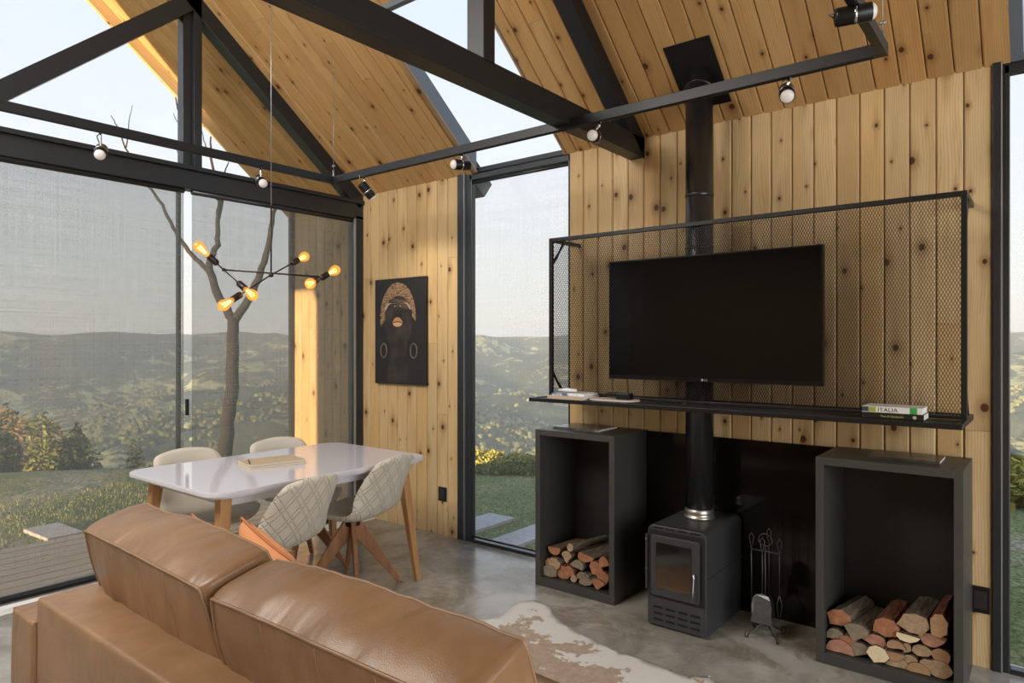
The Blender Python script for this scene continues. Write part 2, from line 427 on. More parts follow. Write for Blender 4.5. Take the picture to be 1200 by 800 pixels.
# steel trusses
def beam(mb, x0, x1, a, b, depth, side='down'):
    "bar between a and b (y, z of the centre line), depth across"
    A = Vector((0, *a)); B = Vector((0, *b)); d = (B-A).normalized(); n = Vector((0, -d.z, d.y))*depth/2
    vs = [Vector((x, 0, 0))+p for x in (x0, x1) for p in (A-n, A+n, B+n, B-n)]
    mb.add(vs, [(0,3,2,1),(4,5,6,7),(0,1,5,4),(1,2,6,5),(2,3,7,6),(3,0,4,7)])
def truss(x0, x1, name, ties=True):
    root = D.objects.new(name, None); C.objects.link(root); root.location = (x0, W, 0); struct(root)
    inv = Matrix.Translation((-x0, -W, 0))
    def part(nm, fn):
        m = MB(); fn(m); o = m.build(nm, M_steel, root, bevel=.004); o.data.transform(inv); return o
    dz = .135
    part('rafter', lambda m: beam(m, x0, x1, (W, E-dz/2+.01), (RY, RZ-dz/2+.01), dz*cosr))
    part('rafter', lambda m: beam(m, x0, x1, (YB, E-dz/2+.01), (RY, RZ-dz/2+.01), dz*cosr))
    part('tie_beam', lambda m: m.box(x0, x1, YB, W+.01, 2.555, 2.672))
    for s in (1, -1):
        yy = RY+s*(2.243-RY)
        part('post', lambda m: m.box(x0, x1, yy-.038, yy+.038, 2.66, 3.75))
        part('diagonal_brace', lambda m: beam(m, x0+.01, x1-.01, (yy, 3.70), (RY+s*.05, 2.62), .1))
    part('post', lambda m: m.box(x0, x1, RY-.04, RY+.04, 2.66, RZ-.1))
truss(-2.0, -1.902, 'trim_3')
truss(.95, 1.05, 'trim_4')

# glazed gable
gx0, gx1 = GX-.05, GX+.05
groot = D.objects.new('window_1', None); C.objects.link(groot); groot.location = (GX, 2.2, 0); struct(groot)
gi = Matrix.Translation((-GX, -2.2, 0))
def gpart(nm, fn, m_=M_frame, bevel=.003):
    m = MB(); fn(m); o = m.build(nm, m_, groot, bevel=bevel); o.data.transform(gi); return o
gpart('rafter', lambda m: beam(m, gx0, gx1, (W, E-.065), (RY, RZ-.065), .115))
gpart('rafter', lambda m: beam(m, gx0, gx1, (YB, E-.065), (RY, RZ-.065), .115))
def lint(m):
    m.box(gx0, gx1, YB, W, 2.475, 2.60); m.box(gx0-.01, gx1+.02, YB, W, 2.60, 2.63)
gpart('lintel', lint)
gpart('diagonal_brace', lambda m: beam(m, gx0, gx1, (2.25, 3.755), (.86, 2.555), .105))
gpart('diagonal_brace', lambda m: beam(m, gx0, gx1, (2*RY-2.25, 3.755), (.86, 2.555), .105))
def gpost(m):
    m.box(gx0, gx1, 2.245, 2.30, 2.62, 3.80); m.box(gx0-.01, gx1-.03, 2.185, 2.25, 2.62, 3.74)
gpart('post', gpost)
gpart('post', lambda m: m.box(gx0, gx1, 2*RY-2.3, 2*RY-2.19, 2.62, 3.74))
gpart('post', lambda m: m.box(gx0, gx1, 3.60, W+.01, 0, 2.5))
gpart('post', lambda m: m.box(GX+.05, GX+.062, 3.578, 3.592, 0, 2.47), M_alu, 0)
gpart('mullion', lambda m: m.box(gx0, gx1-.06, 2.168, 2.186, 0, 2.5))
gpart('mullion', lambda m: m.box(gx0, gx1, -.5, -.42, 0, 2.5))
def sill(m): m.box(gx0, gx1-.05, YB, W, -.05, .022)
gpart('sill', sill)
def panes(m):
    m.box(GX-.004, GX+.004, YB, W, .02, 2.48)
    m.prism([(YB, 2.62), (W, 2.62), (W, E-.05), (RY, RZ-.05), (YB, E-.05)], lambda a, b, d: Vector((d, a, b)), GX-.004, GX+.004)
gpart('pane', panes, M_glass, 0)
def lock(m):
    m.box(GX+.006, GX+.02, 2.203, 2.227, .96, 1.07)
gpart('lock', lock, M_black, .004)
# floor threshold along the glass, coloured near-white to paint in the sunlit strip
mb = MB(); mb.box(GX+.05, GX+.20, YB, W, -.01, .003); struct(mb.build('trim_5', mat('sun_pale_threshold', (.82, .80, .76), .12, spec=.6)))

def roller(name, label, x, y0, y1, z0, z1, m_, axis='x'):
    t = thing(name, label, 'window screen', (x, (y0+y1)/2, z0) if axis == 'x' else ((y0+y1)/2, x, z0), 0, 'roller sun screens')
    hw = (y1-y0)/2; h = z1-z0
    m = MB(); n = 14
    if axis == 'x': vs = [Vector((0, -hw, 0)), Vector((0, hw, 0)), Vector((0, hw, h)), Vector((0, -hw, h))]
    else: vs = [Vector((-hw, 0, 0)), Vector((hw, 0, 0)), Vector((hw, 0, h)), Vector((-hw, 0, h))]
    m.add(vs, [(0, 1, 2, 3)]); m.build('fabric', m_, t, fix=False)
    m = MB()
    if axis == 'x': m.box(-.006, .006, -hw, hw, 0, .018)
    else: m.box(-hw, hw, -.005, .005, 0, .014)
    m.build('bottom_bar', M_frame, t, bevel=.002)
    m = MB()
    if axis == 'x': m.tube([(0, -hw, h), (0, hw, h)], .018, 12)
    else: m.tube([(-hw, 0, h), (hw, 0, h)], .012, 12)
    m.build('roller_tube', M_frame, t)
roller('roller_screen', 'grey sheer sun screen over the large left pane, left of the narrow bright gap', GX+.03, YB+.05, 2.184, .03, 2.46, M_screen)
roller('roller_screen', 'grey sheer sun screen behind the pendant lamp, right of the narrow bright gap', GX+.03, 2.238, 3.575, .03, 2.46, M_screen)

# tall windows with roof windows above them
def tall_window(idx, x0, x1, jl, jr):
    root = D.objects.new('window_%d' % idx, None); C.objects.link(root); root.location = ((x0+x1)/2, W, 0); struct(root)
    inv = Matrix.Translation((-(x0+x1)/2, -W, 0))
    def part(nm, fn, m_=M_frame, bevel=.003):
        m = MB(); fn(m); o = m.build(nm, m_, root, bevel=bevel); o.data.transform(inv); return o
    part('jamb', lambda m: (m.box(x0-jl, x0-jl*.5, W-.012, W+.07, 0, E+.03), m.box(x0-jl*.5+.006, x0, W+.0, W+.045, 0, E+.03)))
    part('jamb', lambda m: m.box(x1, x1+jr, W+.0, W+.05, 0, E+.03))
    part('jamb', lambda m: m.box(x0-jl*.5, x0-jl*.5+.006, W-.014, W+.1, 0, E+.02), M_alu, 0)
    part('header', lambda m: (m.box(x0-.02, x1+.02, W+.0, W+.05, E-.045, E-.005), m.box(x0-.02, x1+.02, W+.01, W+.12, E+.005, E+.04)))
    part('sill', lambda m: m.box(x0, x1, W+.0, W+.05, -.02, .022))
    part('pane', lambda m: m.box(x0, x1, W+.038, W+.043, .02, E-.04), M_glass, 0)
    def rl(m):
        for xx0, xx1 in ((x0-.0, x0+.05), (x1-.02, x1+.0)):
            zt = lambda y: E+S*(W-y)
            vs = [Vector((xx, y, zt(y)+k)) for xx in (xx0, xx1) for y in (W+.0, YT) for k in (.0, .16)]
            m.add(vs, [(0,1,3,2),(4,6,7,5),(0,4,5,1),(1,5,7,3),(3,7,6,2),(2,6,4,0)])
        m.box(x0, x1, YT-.03, YT+.012, E+S*(W-YT)-.01, E+S*(W-YT)+.16)
    part('roof_light_frame', rl, mat('grey_blue_aluminium', (.13, .155, .19), .4, spec=.5))
    def rg(m):
        zt = lambda y: E+S*(W-y)+.13
        m.add([Vector((x0, W+.13, zt(W+.13))), Vector((x1, W+.13, zt(W+.13))), Vector((x1, YT, zt(YT))), Vector((x0, YT, zt(YT)))], [(0, 1, 2, 3)])
    part('roof_light_pane', rg, M_glass, 0)
tall_window(2, -3.29, -2.45, .13, .012)
tall_window(3, -.137, .62, .062, .05)
roller('roller_screen', 'pale sheer sun screen over the tall window beside the left firewood cabinet', W+.022, -3.285, -2.455, .03, E-.06, M_screen2, 'y')
D.objects['roller_screen.002']['group'] = 'roller sun screens'

# ------------------------------------------------------------------ sockets on the walls
def outlet(x, z, w_, h_, label):
    t = thing('wall_outlet', label, 'outlet', (x, W, z), 0, 'black wall outlets')
    m = MB(); m.box(-w_/2, w_/2, -.009, .0, -h_/2, h_/2); m.build('face_plate', M_black, t, bevel=.002)
    m = MB(); m.box(-w_*.32, w_*.32, -.012, -.006, -h_*.34, h_*.34)
    m.build('insert', mat('black_plastic', (.02, .02, .02), .3), t, bevel=.001)
    m = MB()
    for dx in (-.012, .0, .012): m.tube([(dx, -.0135, 0), (dx, -.011, 0)], .0032, 8)
    m.build('pin_hole', M_frame, t)
outlet(-3.578, .31, .082, .105, 'small black outlet low on the boards left of the tall window')
outlet(-.244, .302, .075, .118, 'black outlet on the last wall board right of the right cabinet')

# ------------------------------------------------------------------ fireplace wall
# back panel of polished stone
mb = MB(); mb.box(-1.878, -.835, W-.022, W-.002, 0, .585); mb.box(-1.878, -.835, W-.022, W-.002, .586, .925)
tag(mb.build('hearth_panel', M_granite), 'polished black stone panel on the wall behind the stove', 'stone panel')

def cabinet(x0, x1, label):
    y0, y1, h, th = 3.275, W-.004, .93, .034
    t = thing('firewood_cabinet', label, 'cabinet', ((x0+x1)/2, (y0+y1)/2, 0), 0, 'open firewood cabinets')
    w_ = (x1-x0)/2; d = (y1-y0)/2
    for nm, b in (('side_panel', (-w_, -w_+th, -d, d, 0, h)), ('side_panel', (w_-th, w_, -d, d, 0, h)), ('top_panel', (-w_+th, w_-th, -d, d, h-th, h)), ('bottom_panel', (-w_+th, w_-th, -d, d, 0, th+.016))):
        m = MB(); m.box(*b); m.build(nm, M_graph, t, bevel=.0015)
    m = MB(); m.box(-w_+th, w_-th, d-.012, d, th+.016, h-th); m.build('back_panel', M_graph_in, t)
    return t
cabinet(-2.418, -1.878, 'graphite open firewood cabinet left of the stove, by the tall window')
cabinet(-.835, -.272, 'graphite open firewood cabinet right of the stove and fire tools')

# wood stove
st = thing('wood_stove', 'grey-black cast iron wood stove with glass door on the concrete floor', 'stove', (-1.462, 3.40, 0))
x0, x1, yf, yb = -.158, .158, -.235, .235
def rrect(a0, a1, b0, b1, r, n=6, corners=(1,1,1,1)):
    pts = []
    for (cx, cy, s, on) in ((a1-r, b1-r, 0, corners[0]), (a0+r, b1-r, 1, corners[1]), (a0+r, b0+r, 2, corners[2]), (a1-r, b0+r, 3, corners[3])):
        if not on:
            pts.append(((a1, b1), (a0, b1), (a0, b0), (a1, b0))[s]); continue
        for k in range(n+1):
            t = (s+k/n)*PI/2; pts.append((cx+r*math.cos(t), cy+r*math.sin(t)))
    return pts
XZ = lambda a, b, d: Vector((a, d, b))
XY = lambda a, b, d: Vector((a, b, d))
m = MB(); m.prism(rrect(x0, x1, .15, .52, .035, corners=(1,1,0,0)), XZ, yf, yb); m.box(x0, x1, yf, yb, .012, .15)
m.box(x0+.02, x1-.02, yf+.03, yb-.02, 0, .014)
m.build('body', M_iron, st, bevel=.004)
m = MB(); m.box(x0+.012, x1-.012, yf-.004, yf+.001, .155, .495); m.build('front_plate', mat('black_iron_front', (.010, .010, .011), .5), st)
dr = MB()
dr.prism(rrect(x0+.028, x1-.030, .170, .475, .012), XZ, yf-.020, yf-.006); door = dr.build('door', M_iron, st, bevel=.003)
M_sg = mat('sooty_stove_glass', (.055, .027, .014), .06, spec=.6)
g = G(M_sg); o = g.obj(); sp = g.n('ShaderNodeSeparateXYZ', {0: o}); nz = g.noise(o, 16., 4., .6)
g.col(g.mix(g.ss(g.math('ADD', sp.outputs[2], g.math('MULTIPLY', nz, .08)), .42, .26), (.010, .008, .007), (.055, .029, .015)))
m = MB(); m.prism(rrect(x0+.060, x1-.070, .212, .440, .006), XZ, yf-.0245, yf-.018); m.build('glass', M_sg, door)
m = MB(); m.tube([(x1-.052, yf-.035, .325), (x1-.050, yf-.040, .30), (x1-.052, yf-.042, .25), (x1-.050, yf-.045, .20)], [.005, .0035, .0035, .006], 10); m.tube([(x1-.052, yf-.018, .318), (x1-.052, yf-.040, .318)], .006, 8)
m.build('handle', M_chrome, door)
m = MB(); m.box(x0-.006, x0+.004, yf-.012, yf+.004, .19, .47); m.tube([(x0-.002, yf-.010, .28), (x0-.002, yf-.010, .30)], .006, 8); m.tube([(x0-.002, yf-.010, .43), (x0-.002, yf-.010, .45)], .006, 8); m.build('hinge', M_iron, st)
m = MB()
for r in range(3):
    for c in range(4): m.box(x0+.035+c*.066, x0+.035+c*.066+.05, yf-.002, yf+.003, .038+r*.031, .038+r*.031+.0105)
m.build('lower_vent', mat('vent_dark', (.002, .002, .002), .8), st)
m = MB()
for c in range(4): m.box(x0+.035+c*.066, x0+.035+c*.066+.05, yf-.001, yf+.03, .503, .5135)
for c in range(4): m.box(x0+.035+c*.066, x0+.035+c*.066+.05, yf+.012, yf+.024, .5195, .5207)
m.build('upper_vent', D.materials['vent_dark'], st)
for a_, b_ in ((x1-.001, x1+.004), (x0-.004, x0+.001)): m = MB(); m.box(a_, b_, yf, yb, .290, .296); m.build('side_seam', M_iron, st)
M_fg = mat('charred_wood', (.03, .02, .015), .9)

# flue
fx, fy, fr = -1.462, 3.448, .071
fl = thing('stove_flue', 'tall black stove pipe rising from stove to sloped ceiling', 'stove pipe', (fx, fy, .52))
zc = E+S*(W-fy)
m = MB(); m.lathe([(fr, .03), (fr, zc-.52+.06)], 40); m.build('pipe', M_flue, fl)
m = MB(); m.lathe([(fr+.010, .0), (fr+.010, .012), (fr+.004, .016), (fr+.004, .03), (fr+.006, .034), (fr+.003, .04), (fr+.003, .05), (fr, .052)], 40); m.build('collar', M_galv, fl)
for z in (1.42, 1.70): m = MB(); m.lathe([(fr+.001, z), (fr+.003, z+.004), (fr+.003, z+.016), (fr+.001, z+.02)], 40); m.build('joint_band', M_flue, fl)
m = MB(); p = [Vector((x, y, E+S*(W-y)))+nrm*k for x in (-1.588, -1.338) for y in (3.278, 3.485+.1) for k in (.001, .006)]
m.add([q-Vector((fx, fy, .52)) for q in p], [(0,1,3,2),(4,6,7,5),(0,4,5,1),(1,5,7,3),(3,7,6,2),(2,6,4,0)]); m.build('ceiling_plate', M_black, fl)
m = MB(); m.lathe([(fr+.0, -.0), (fr+.012, -.0), (fr+.012, .01), (fr, .012)], 40, Matrix.Translation((0, 0, zc-.52-.075)) @ Matrix.Rotation(-math.atan(S)*.75, 4, 'X')); m.build('ceiling_collar', M_flue, fl)

# fire tools
tx, ty = -1.100, 3.40
ft = thing('fire_tool_stand', 'small wrought iron stand holding fire tools right of the stove', 'fire tool stand', (tx, ty, 0))
m = MB(); m.tube([(0, .0, .05), (0, 0, .45)], .0035, 8)
m.build('pole', M_wire, ft)
m = MB(); m.tube([(.033*math.cos(t), 0, .475+.03*math.sin(t)) for t in [k*2*PI/20 for k in range(21)]], .003, 8); m.build('ring_handle', M_wire, ft)
m = MB(); m.tube([(-.075, 0, .43), (-.06, 0, .418), (0, 0, .42), (.06, 0, .418), (.075, 0, .43)], .003, 8)
m.tube([(0, -.05, .43), (0, 0, .42), (0, .05, .43)], .003, 8); m.build('hook_bar', M_wire, ft)
for k in range(4):
    a = k*PI/2+PI/4+.1
    pts = [(0, 0, .07)]
    for t in range(6): r = .02+.075*t/5; pts.append((r*math.cos(a), r*math.sin(a), .07-.045*math.sin(t/5*PI/2)))
    for t in range(14):
        th_ = -PI/2+t/13*1.7*PI; rr_ = .02*(1-t/22)
        pts.append(((.095+rr_*math.cos(th_))*math.cos(a), (.095+rr_*math.cos(th_))*math.sin(a), .024+rr_*math.sin(th_)))
    m = MB(); m.tube(pts, .0035, 6); m.build('scroll_foot', M_wire, ft)
def loop_handle(m, x, y, z, w_=.011, h_=.07):
    m.tube([(x, y, z), (x-w_*.6, y, z+h_*.3), (x-w_, y, z+h_*.75), (x, y, z+h_), (x+w_, y, z+h_*.75), (x+w_*.6, y, z+h_*.3), (x, y, z)], .0026, 8)
def tool(nm, lb, cat, x, y, ztop, zbot):
    t = thing(nm, lb, cat, (tx+x, ty+y, 0), 0, 'fire tools on the stand')
    m = MB(); m.tube([(0, 0, zbot), (0, 0, ztop)], .0028, 8); m.build('rod', M_wire, t)
    m = MB(); loop_handle(m, 0, 0, ztop); m.build('handle', M_wire, t)
    return t
t = tool('fire_shovel', 'steel fire shovel with flat rounded blade hanging on the front of stand', 'fire shovel', 0.004, -.056, .43, .22)
prof = [(-.030, .22), (-.042, .205), (-.048, .17), (-.046, .12), (-.052, .085), (.052, .085), (.046, .12), (.048, .17), (.042, .205), (.030, .22), (0, .228)]
m = MB(); m.prism([(a, b) for a, b in prof], lambda a, b, d: Vector((a, d-(.012 if abs(a) > .04 else 0), b)), -.004, -.0015); m.build('blade', M_shovel, t, bevel=.001)
t = tool('fire_poker', 'thin iron fire poker at the left end of tool stand', 'fire poker', -.068, .0, .43, .12)
m = MB(); m.tube([(0, 0, .13), (.0, 0, .10), (.012, 0, .085), (.02, 0, .10)], [.003, .003, .0025, .001], 6); m.build('hook_tip', M_wire, t)
t = tool('ash_brush', 'dark ash brush hanging at the back of tool stand', 'brush', -.0, .056, .45, .16)
m = MB(); m.lathe([(.006, .18), (.018, .17), (.024, .13), (.028, .085)], 14); m.build('bristles', mat('dark_bristle', (.02, .018, .016), .9), t)
t = tool('fire_tongs', 'iron fire tongs at the right end of tool stand', 'fire tongs', .068, .0, .42, .2)
m = MB()
for s in (-1, 1): m.tube([(0, 0, .22), (s*.012, 0, .17), (s*.005, 0, .11)], .0026, 6)
m.build('jaw', M_wire, t)

# ------------------------------------------------------------------ television rack
SZ = 1.130; YM = 3.362; YF = 3.15; RX0, RX1 = -2.372, -.266
ra = thing('television_rack', 'black steel rack with mesh panel and long shelf on board wall', 'wall rack', ((RX0+RX1)/2, W, SZ))
ri = Matrix.Translation((-(RX0+RX1)/2, -W, -SZ))
def rpart(nm, fn, m_=M_black, bevel=.0015):
    m = MB(); fn(m); o = m.build(nm, m_, ra, bevel=bevel); o.data.transform(ri); return o
ZT = 2.077; b = .022
rpart('frame_bar', lambda m: m.box(RX0, RX1, YM-b/2, YM+b/2, ZT-b, ZT))
rpart('frame_bar', lambda m: m.box(RX0, RX1, YM-b/2, YM+b/2, SZ, SZ+.014))
rpart('frame_bar', lambda m: m.box(RX0, RX0+b, YM-b/2, YM+b/2, SZ+.014, ZT-b))
rpart('frame_bar', lambda m: m.box(RX1-b, RX1, YM-b/2, YM+b/2, SZ+.014, ZT-b))
def diag_mesh(m, u0, u1, v0, v1, px_, pz_, wd, fn):
    k = pz_/px_; W_ = u1-u0; H_ = v1-v0; n = int((W_+H_/k)/px_)+2
    for s in (1, -1):
        for i in range(n):
            # line v = s*k*(u-c)
            c = i*px_ - (H_/k if s > 0 else 0)
            us = []
            if s > 0: ua = max(0, c); ub = min(W_, c+H_/k)
            else: ua = max(0, c-H_/k); ub = min(W_, c)
            if ub-ua < .002: continue
            va = (ua-c)*k*s; vb = (ub-c)*k*s
            dx, dy = ub-ua, vb-va; l = math.hypot(dx, dy); nx, ny = -dy/l*wd/2, dx/l*wd/2
            q = []
            for d in (-.0012, .0012):
                q += [fn(u0+ua-nx, v0+va-ny, d), fn(u0+ub-nx, v0+vb-ny, d), fn(u0+ub+nx, v0+vb+ny, d), fn(u0+ua+nx, v0+va+ny, d)]
            m.add(q, [(0,1,2,3),(7,6,5,4),(0,4,5,1),(1,5,6,2),(2,6,7,3),(3,7,4,0)])
def meshpanel(m): diag_mesh(m, RX0+b, RX1-b, SZ+.014, ZT-b, .0122, .0243, .0019, lambda a, z, d: Vector((a, YM+d, z)))
rpart('mesh_panel', meshpanel, bevel=0)
def shelf(m):
    m.box(RX0, RX1, YF, YF+.02, SZ-.022, SZ); m.box(RX0, RX1, 3.63, 3.65, SZ-.022, SZ)
    m.box(RX0, RX0+.02, YF+.02, 3.63, SZ-.022, SZ); m.box(RX1-.02, RX1, YF+.02, 3.63, SZ-.022, SZ)
rpart('shelf_frame', shelf)
def shelfmesh(m):
    diag_mesh(m, RX0+.02, RX1-.02, YF+.02, YM-.01, .02, .014, .0035, lambda a, y, d: Vector((a, y, SZ-.005+d)))
    m.box(RX0+.02, fx-.085, YM-.008, 3.63, SZ-.008, SZ-.004); m.box(fx+.085, RX1-.02, YM-.008, 3.63, SZ-.008, SZ-.004)
rpart('shelf_mesh', shelfmesh, bevel=0)
for xx in (RX0, RX1-b):
    rpart('bracket_arm', lambda m: m.box(xx, xx+b, YM+b/2, W, ZT-b, ZT))
    rpart('bracket_strut', lambda m: m.tube([(xx+b/2, YM+.01, ZT-.16), (xx+b/2, 3.49, ZT-.02)], .008, 8))
    rpart('bracket_strut', lambda m: m.tube([(xx+b/2, YM+.01, SZ+.14), (xx+b/2, 3.49, SZ+.01)], .008, 8))

tv = thing('television', 'large black flat television mounted on mesh rack above the stove', 'television', (-1.366, 3.30, 1.249))
m = MB(); m.box(-.558, .558, .008, .032, 0, .648); m.box(-.3, .3, .03, .05, .08, .5); m.build('back_case', M_black, tv, bevel=.003)
m = MB()
for bx in ((-.558, .558, 0, .02), (-.558, .558, .641, .648), (-.558, -.550, .02, .641), (.550, .558, .02, .641)): m.box(bx[0], bx[1], -.002, .010, bx[2], bx[3])
m.build('bezel', mat('gloss_black_bezel', (.004, .004, .005), .25, spec=.25), tv)
m = MB(); m.box(-.550, .550, .002, .009, .02, .641); m.build('screen', M_tvs, tv)
def text(body, size, M, mat_, name, parent, depth=.0004):
    c = D.curves.new(name, 'FONT'); c.body = body; c.size = size; c.extrude = depth; c.align_x = 'LEFT'
    o = D.objects.new(name, c); C.objects.link(o)
    dg = bpy.context.evaluated_depsgraph_get(); me = D.meshes.new_from_object(o.evaluated_get(dg)); D.objects.remove(o)
    me.transform(M); me.materials.append(mat_)
    q = D.objects.new(name, me); C.objects.link(q); q.parent = parent
    return q
RX90 = Matrix.Rotation(PI/2, 4, 'X')
M_logo = mat('silver_logo', (.45, .45, .45), .3, .5)
lg = text('LG', .014, Matrix.Translation((-.006, -.0028, .005)) @ RX90, M_logo, 'logo', tv)
m = MB(); m.tube([(-.016, -.003, .010), (-.016, -.0022, .010)], .006, 12); m.build('logo_disc', M_logo, tv)

# ------------------------------------------------------------------ books
def book(name, label, cat, x, y, z, w_, d, h, rz, cover, pages=(.75, .72, .66), group=None, spine='front'):
    t = thing(name, label, cat, (x, y, z), rz, group)
    m = MB(); th = .0018
    m.box(-w_/2, w_/2, -d/2, d/2, 0, th); m.box(-w_/2, w_/2, -d/2, d/2, h-th, h)
    m.box(-w_/2, w_/2, -d/2, -d/2+th, th, h-th)
    m.build('cover', cover, t)
    m = MB(); m.box(-w_/2+.003, w_/2-.002, -d/2+th, d/2-.003, th, h-th); m.build('pages', mat('paper', pages, .8), t)
    return t
def colmat(n, c, r=.4): return mat(n, c, r)
bk = book('book', 'white travel book titled ITALIA on top of the black book on rack shelf', 'book', -.515, 3.262, SZ+.026, .222, .15, .025, 0, colmat('white_cover', (.62, .62, .60), .35), group='books on the rack shelf')
text('ITALIA', .023, Matrix.Translation((-.052, -.0755, .0042)) @ RX90 @ Matrix.Scale(1.12, 4, (1, 0, 0)), mat('dark_print', (.03, .035, .03), .5), 'title', bk)
def strip(t, x0, x1, z0, z1, y, c, nm): m = MB(); m.box(x0, x1, y-.0006, y, z0, z1); return m.build(nm, mat(nm, c, .45), t)
strip(bk, .066, .092, .0, .025, -.075, (.03, .28, .05), 'green_band')
strip(bk, -.085, -.058, .002, .023, -.075, (.30, .33, .04), 'lime_patch')
strip(bk, -.111, -.086, .002, .023, -.075, (.03, .05, .06), 'dark_patch')
bk = book('book', 'black book with small yellow lettering under the white ITALIA book', 'book', -.512, 3.262, SZ, .226, .15, .026, 0, colmat('black_cover', (.008, .008, .008), .35), group='books on the rack shelf')
text('Vies di Hanhettia', .0125, Matrix.Translation((-.045, -.0755, .0075)) @ RX90, mat('yellow_print', (.42, .38, .08), .5), 'title', bk)
m = MB(); m.tube([(.08, -.0755, .012), (.08, -.0750, .012)], .007, 12); m.build('emblem', mat('pale_print', (.4, .38, .3), .5), bk)

bk = book('book', 'thick beige-spined book lying at left end of rack shelf', 'book', -2.13, 3.250, SZ, .235, .18, .020, .0, colmat('beige_cover', (.48, .37, .28), .5), group='books on the rack shelf')
M_mag = mat('blue_white_cover', (.5, .55, .62), .3); g = G(M_mag); g.col(g.ramp(g.noise(g.obj(), 14., 2.), [(.42, (.10, .14, .24)), (.5, (.62, .66, .72)), (.6, (.8, .8, .8))]))
bk = book('magazine', 'blue and white glossy magazine on top of the beige book on rack shelf', 'magazine', -2.12, 3.252, SZ+.020, .21, .165, .014, .05, M_mag)
m = MB(); m.tube([(-.07, -.05, .022), (-.02, -.055, .026), (.03, -.03, .022)], [.009, .011, .009], 10, flat=2.0); tag(m.build('folded_cloth', mat('white_cloth', (.75, .76, .78), .8)), 'small crumpled white cloth lying on the blue magazine', 'cloth')
D.objects['folded_cloth'].location = (-2.13, 3.27, SZ+.024)
m = MB(); m.prism(rrect(-.145, .145, -.075, .075, .07, 8), XY, 0, .010); o = tag(m.build('serving_board', mat('pale_wood_board', (.55, .49, .42), .5), bevel=.003), 'pale rounded board lying on shelf right of the magazine', 'serving board'); o.location = (-1.87, 3.262, SZ)
t = thing('hand_brush', 'small black brush lying on the pale rounded board', 'brush', (-1.85, 3.262, SZ+.010))
m = MB(); m.box(.0, .085, -.025, .025, .001, .036); m.build('brush_head', M_black, t, bevel=.006)
m = MB(); m.tube([(.01, 0, .024), (-.03, 0, .028), (-.07, 0, .022), (-.10, 0, .010)], [.013, .010, .009, .006], 10); m.build('handle', M_black, t)

M_ph = mat('printed_cover', (.1, .1, .1), .25); g = G(M_ph); g.col(g.ramp(g.noise(g.obj(), 9., 3.), [(.35, (.045, .045, .05)), (.55, (.10, .095, .10)), (.62, (.30, .25, .22)), (.72, (.06, .06, .065))]))
book('magazine', 'dark magazine with photo cover lying on the left firewood cabinet', 'magazine', -2.20, 3.49, .930, .31, .235, .013, .03, M_ph, pages=(.7, .68, .62))
M_pd = mat('dark_brown_cover', (.03, .026, .023), .3); g = G(M_pd); g.col(g.ramp(g.noise(g.obj(), 12., 3.), [(.4, (.028, .024, .021)), (.68, (.075, .065, .058))]))
book('magazine', 'dark brown coffee table book lying on the right firewood cabinet', 'magazine', -.505, 3.485, .930, .28, .21, .013, 0., M_pd, pages=(.7, .7, .7))

# ------------------------------------------------------------------ picture on the board wall
art = thing('canvas_picture', 'dark portrait canvas of face with gold headwrap and lips', 'picture', (-4.024, W, 1.538))
m = MB(); m.box(-.292, .292, -.032, -.002, -.419, .419); m.build('canvas', mat('black_canvas', (.011, .010, .011), .55), art, bevel=.002)
def ell(cx, cy, rx, ry, n=32, a0=0, a1=2*PI): return [(cx+rx*math.cos(a0+(a1-a0)*k/n), cy+ry*math.sin(a0+(a1-a0)*k/n)) for k in range(n if a1-a0 > 6.2 else n+1)]
M_skin = mat('dark_painted_skin', (.020, .014, .013), .45); g = G(M_skin); g.col(g.ramp(g.noise(g.obj(), 9., 2.), [(.4, (.014, .011, .011)), (.65, (.045, .030, .027))]))
M_gold = mat('painted_gold', (.32, .19, .08), .45); g = G(M_gold); g.col(g.ramp(g.noise(g.vmath('MULTIPLY', g.obj(), (30, 1, 110)), 1., 2.), [(.38, (.07, .04, .02)), (.6, (.36, .22, .12))]))
L_ = lambda a, b, d: Vector((a, d, b))
def layer(nm, polys, k, mt):
    m = MB()
    for p in polys: m.prism(p, L_, -.0322-.0004*k, -.032)
    return m.build(nm, mt, art)
layer('neck', [[(-.14, -.405), (.10, -.405), (.085, -.02), (-.10, -.02)]], 1, M_skin)
layer('face', [ell(-.015, .10, .165, .255)], 2, M_skin)
m = MB()
def hwp(t): return (-.02+.205*math.cos(t)*(1+.05*math.sin(t)), .095+.29*math.sin(t)), (-.012+.158*math.cos(t), .125+.155*math.sin(t))
N_ = 40
for k in range(N_):
    t0, t1 = PI*(-.02+1.08*k/N_), PI*(-.02+1.08*(k+1)/N_); (a, b_), (c_, d_) = hwp(t0), hwp(t1); m.prism([a, c_, d_, b_], L_, -.0334, -.032)
m.build('headwrap', M_gold, art)
m = MB()
for k in range(6): m.tube([(-.12+.02*k, -.0336, .275-.045*k*.6), (-.02+.01*k, -.0338, .245-.012*k), (.10, -.0336, .215-.012*k+.02)], .0016, 5)
m.build('wrap_strand', mat('pale_gold_thread', (.30, .21, .13), .5), art)
M_lip = mat('gold_lips', (.42, .22, .09), .3)
layer('upper_lip', [[(-.082, .068), (-.055, .100), (-.030, .112), (-.020, .106), (-.010, .112), (.015, .098), (.040, .068), (.0, .078), (-.045, .078)]], 4, M_lip)
layer('lower_lip', [[(-.078, .062), (-.045, .070), (.0, .070), (.036, .062), (.018, .042), (-.020, .034), (-.060, .042)]], 4, mat('light_gold_lip', (.55, .33, .15), .3))
for cx_ in (-.052, .012): layer('nostril', [ell(cx_, .198, .009, .006, 10)], 4, mat('pale_gold', (.40, .30, .21), .4))
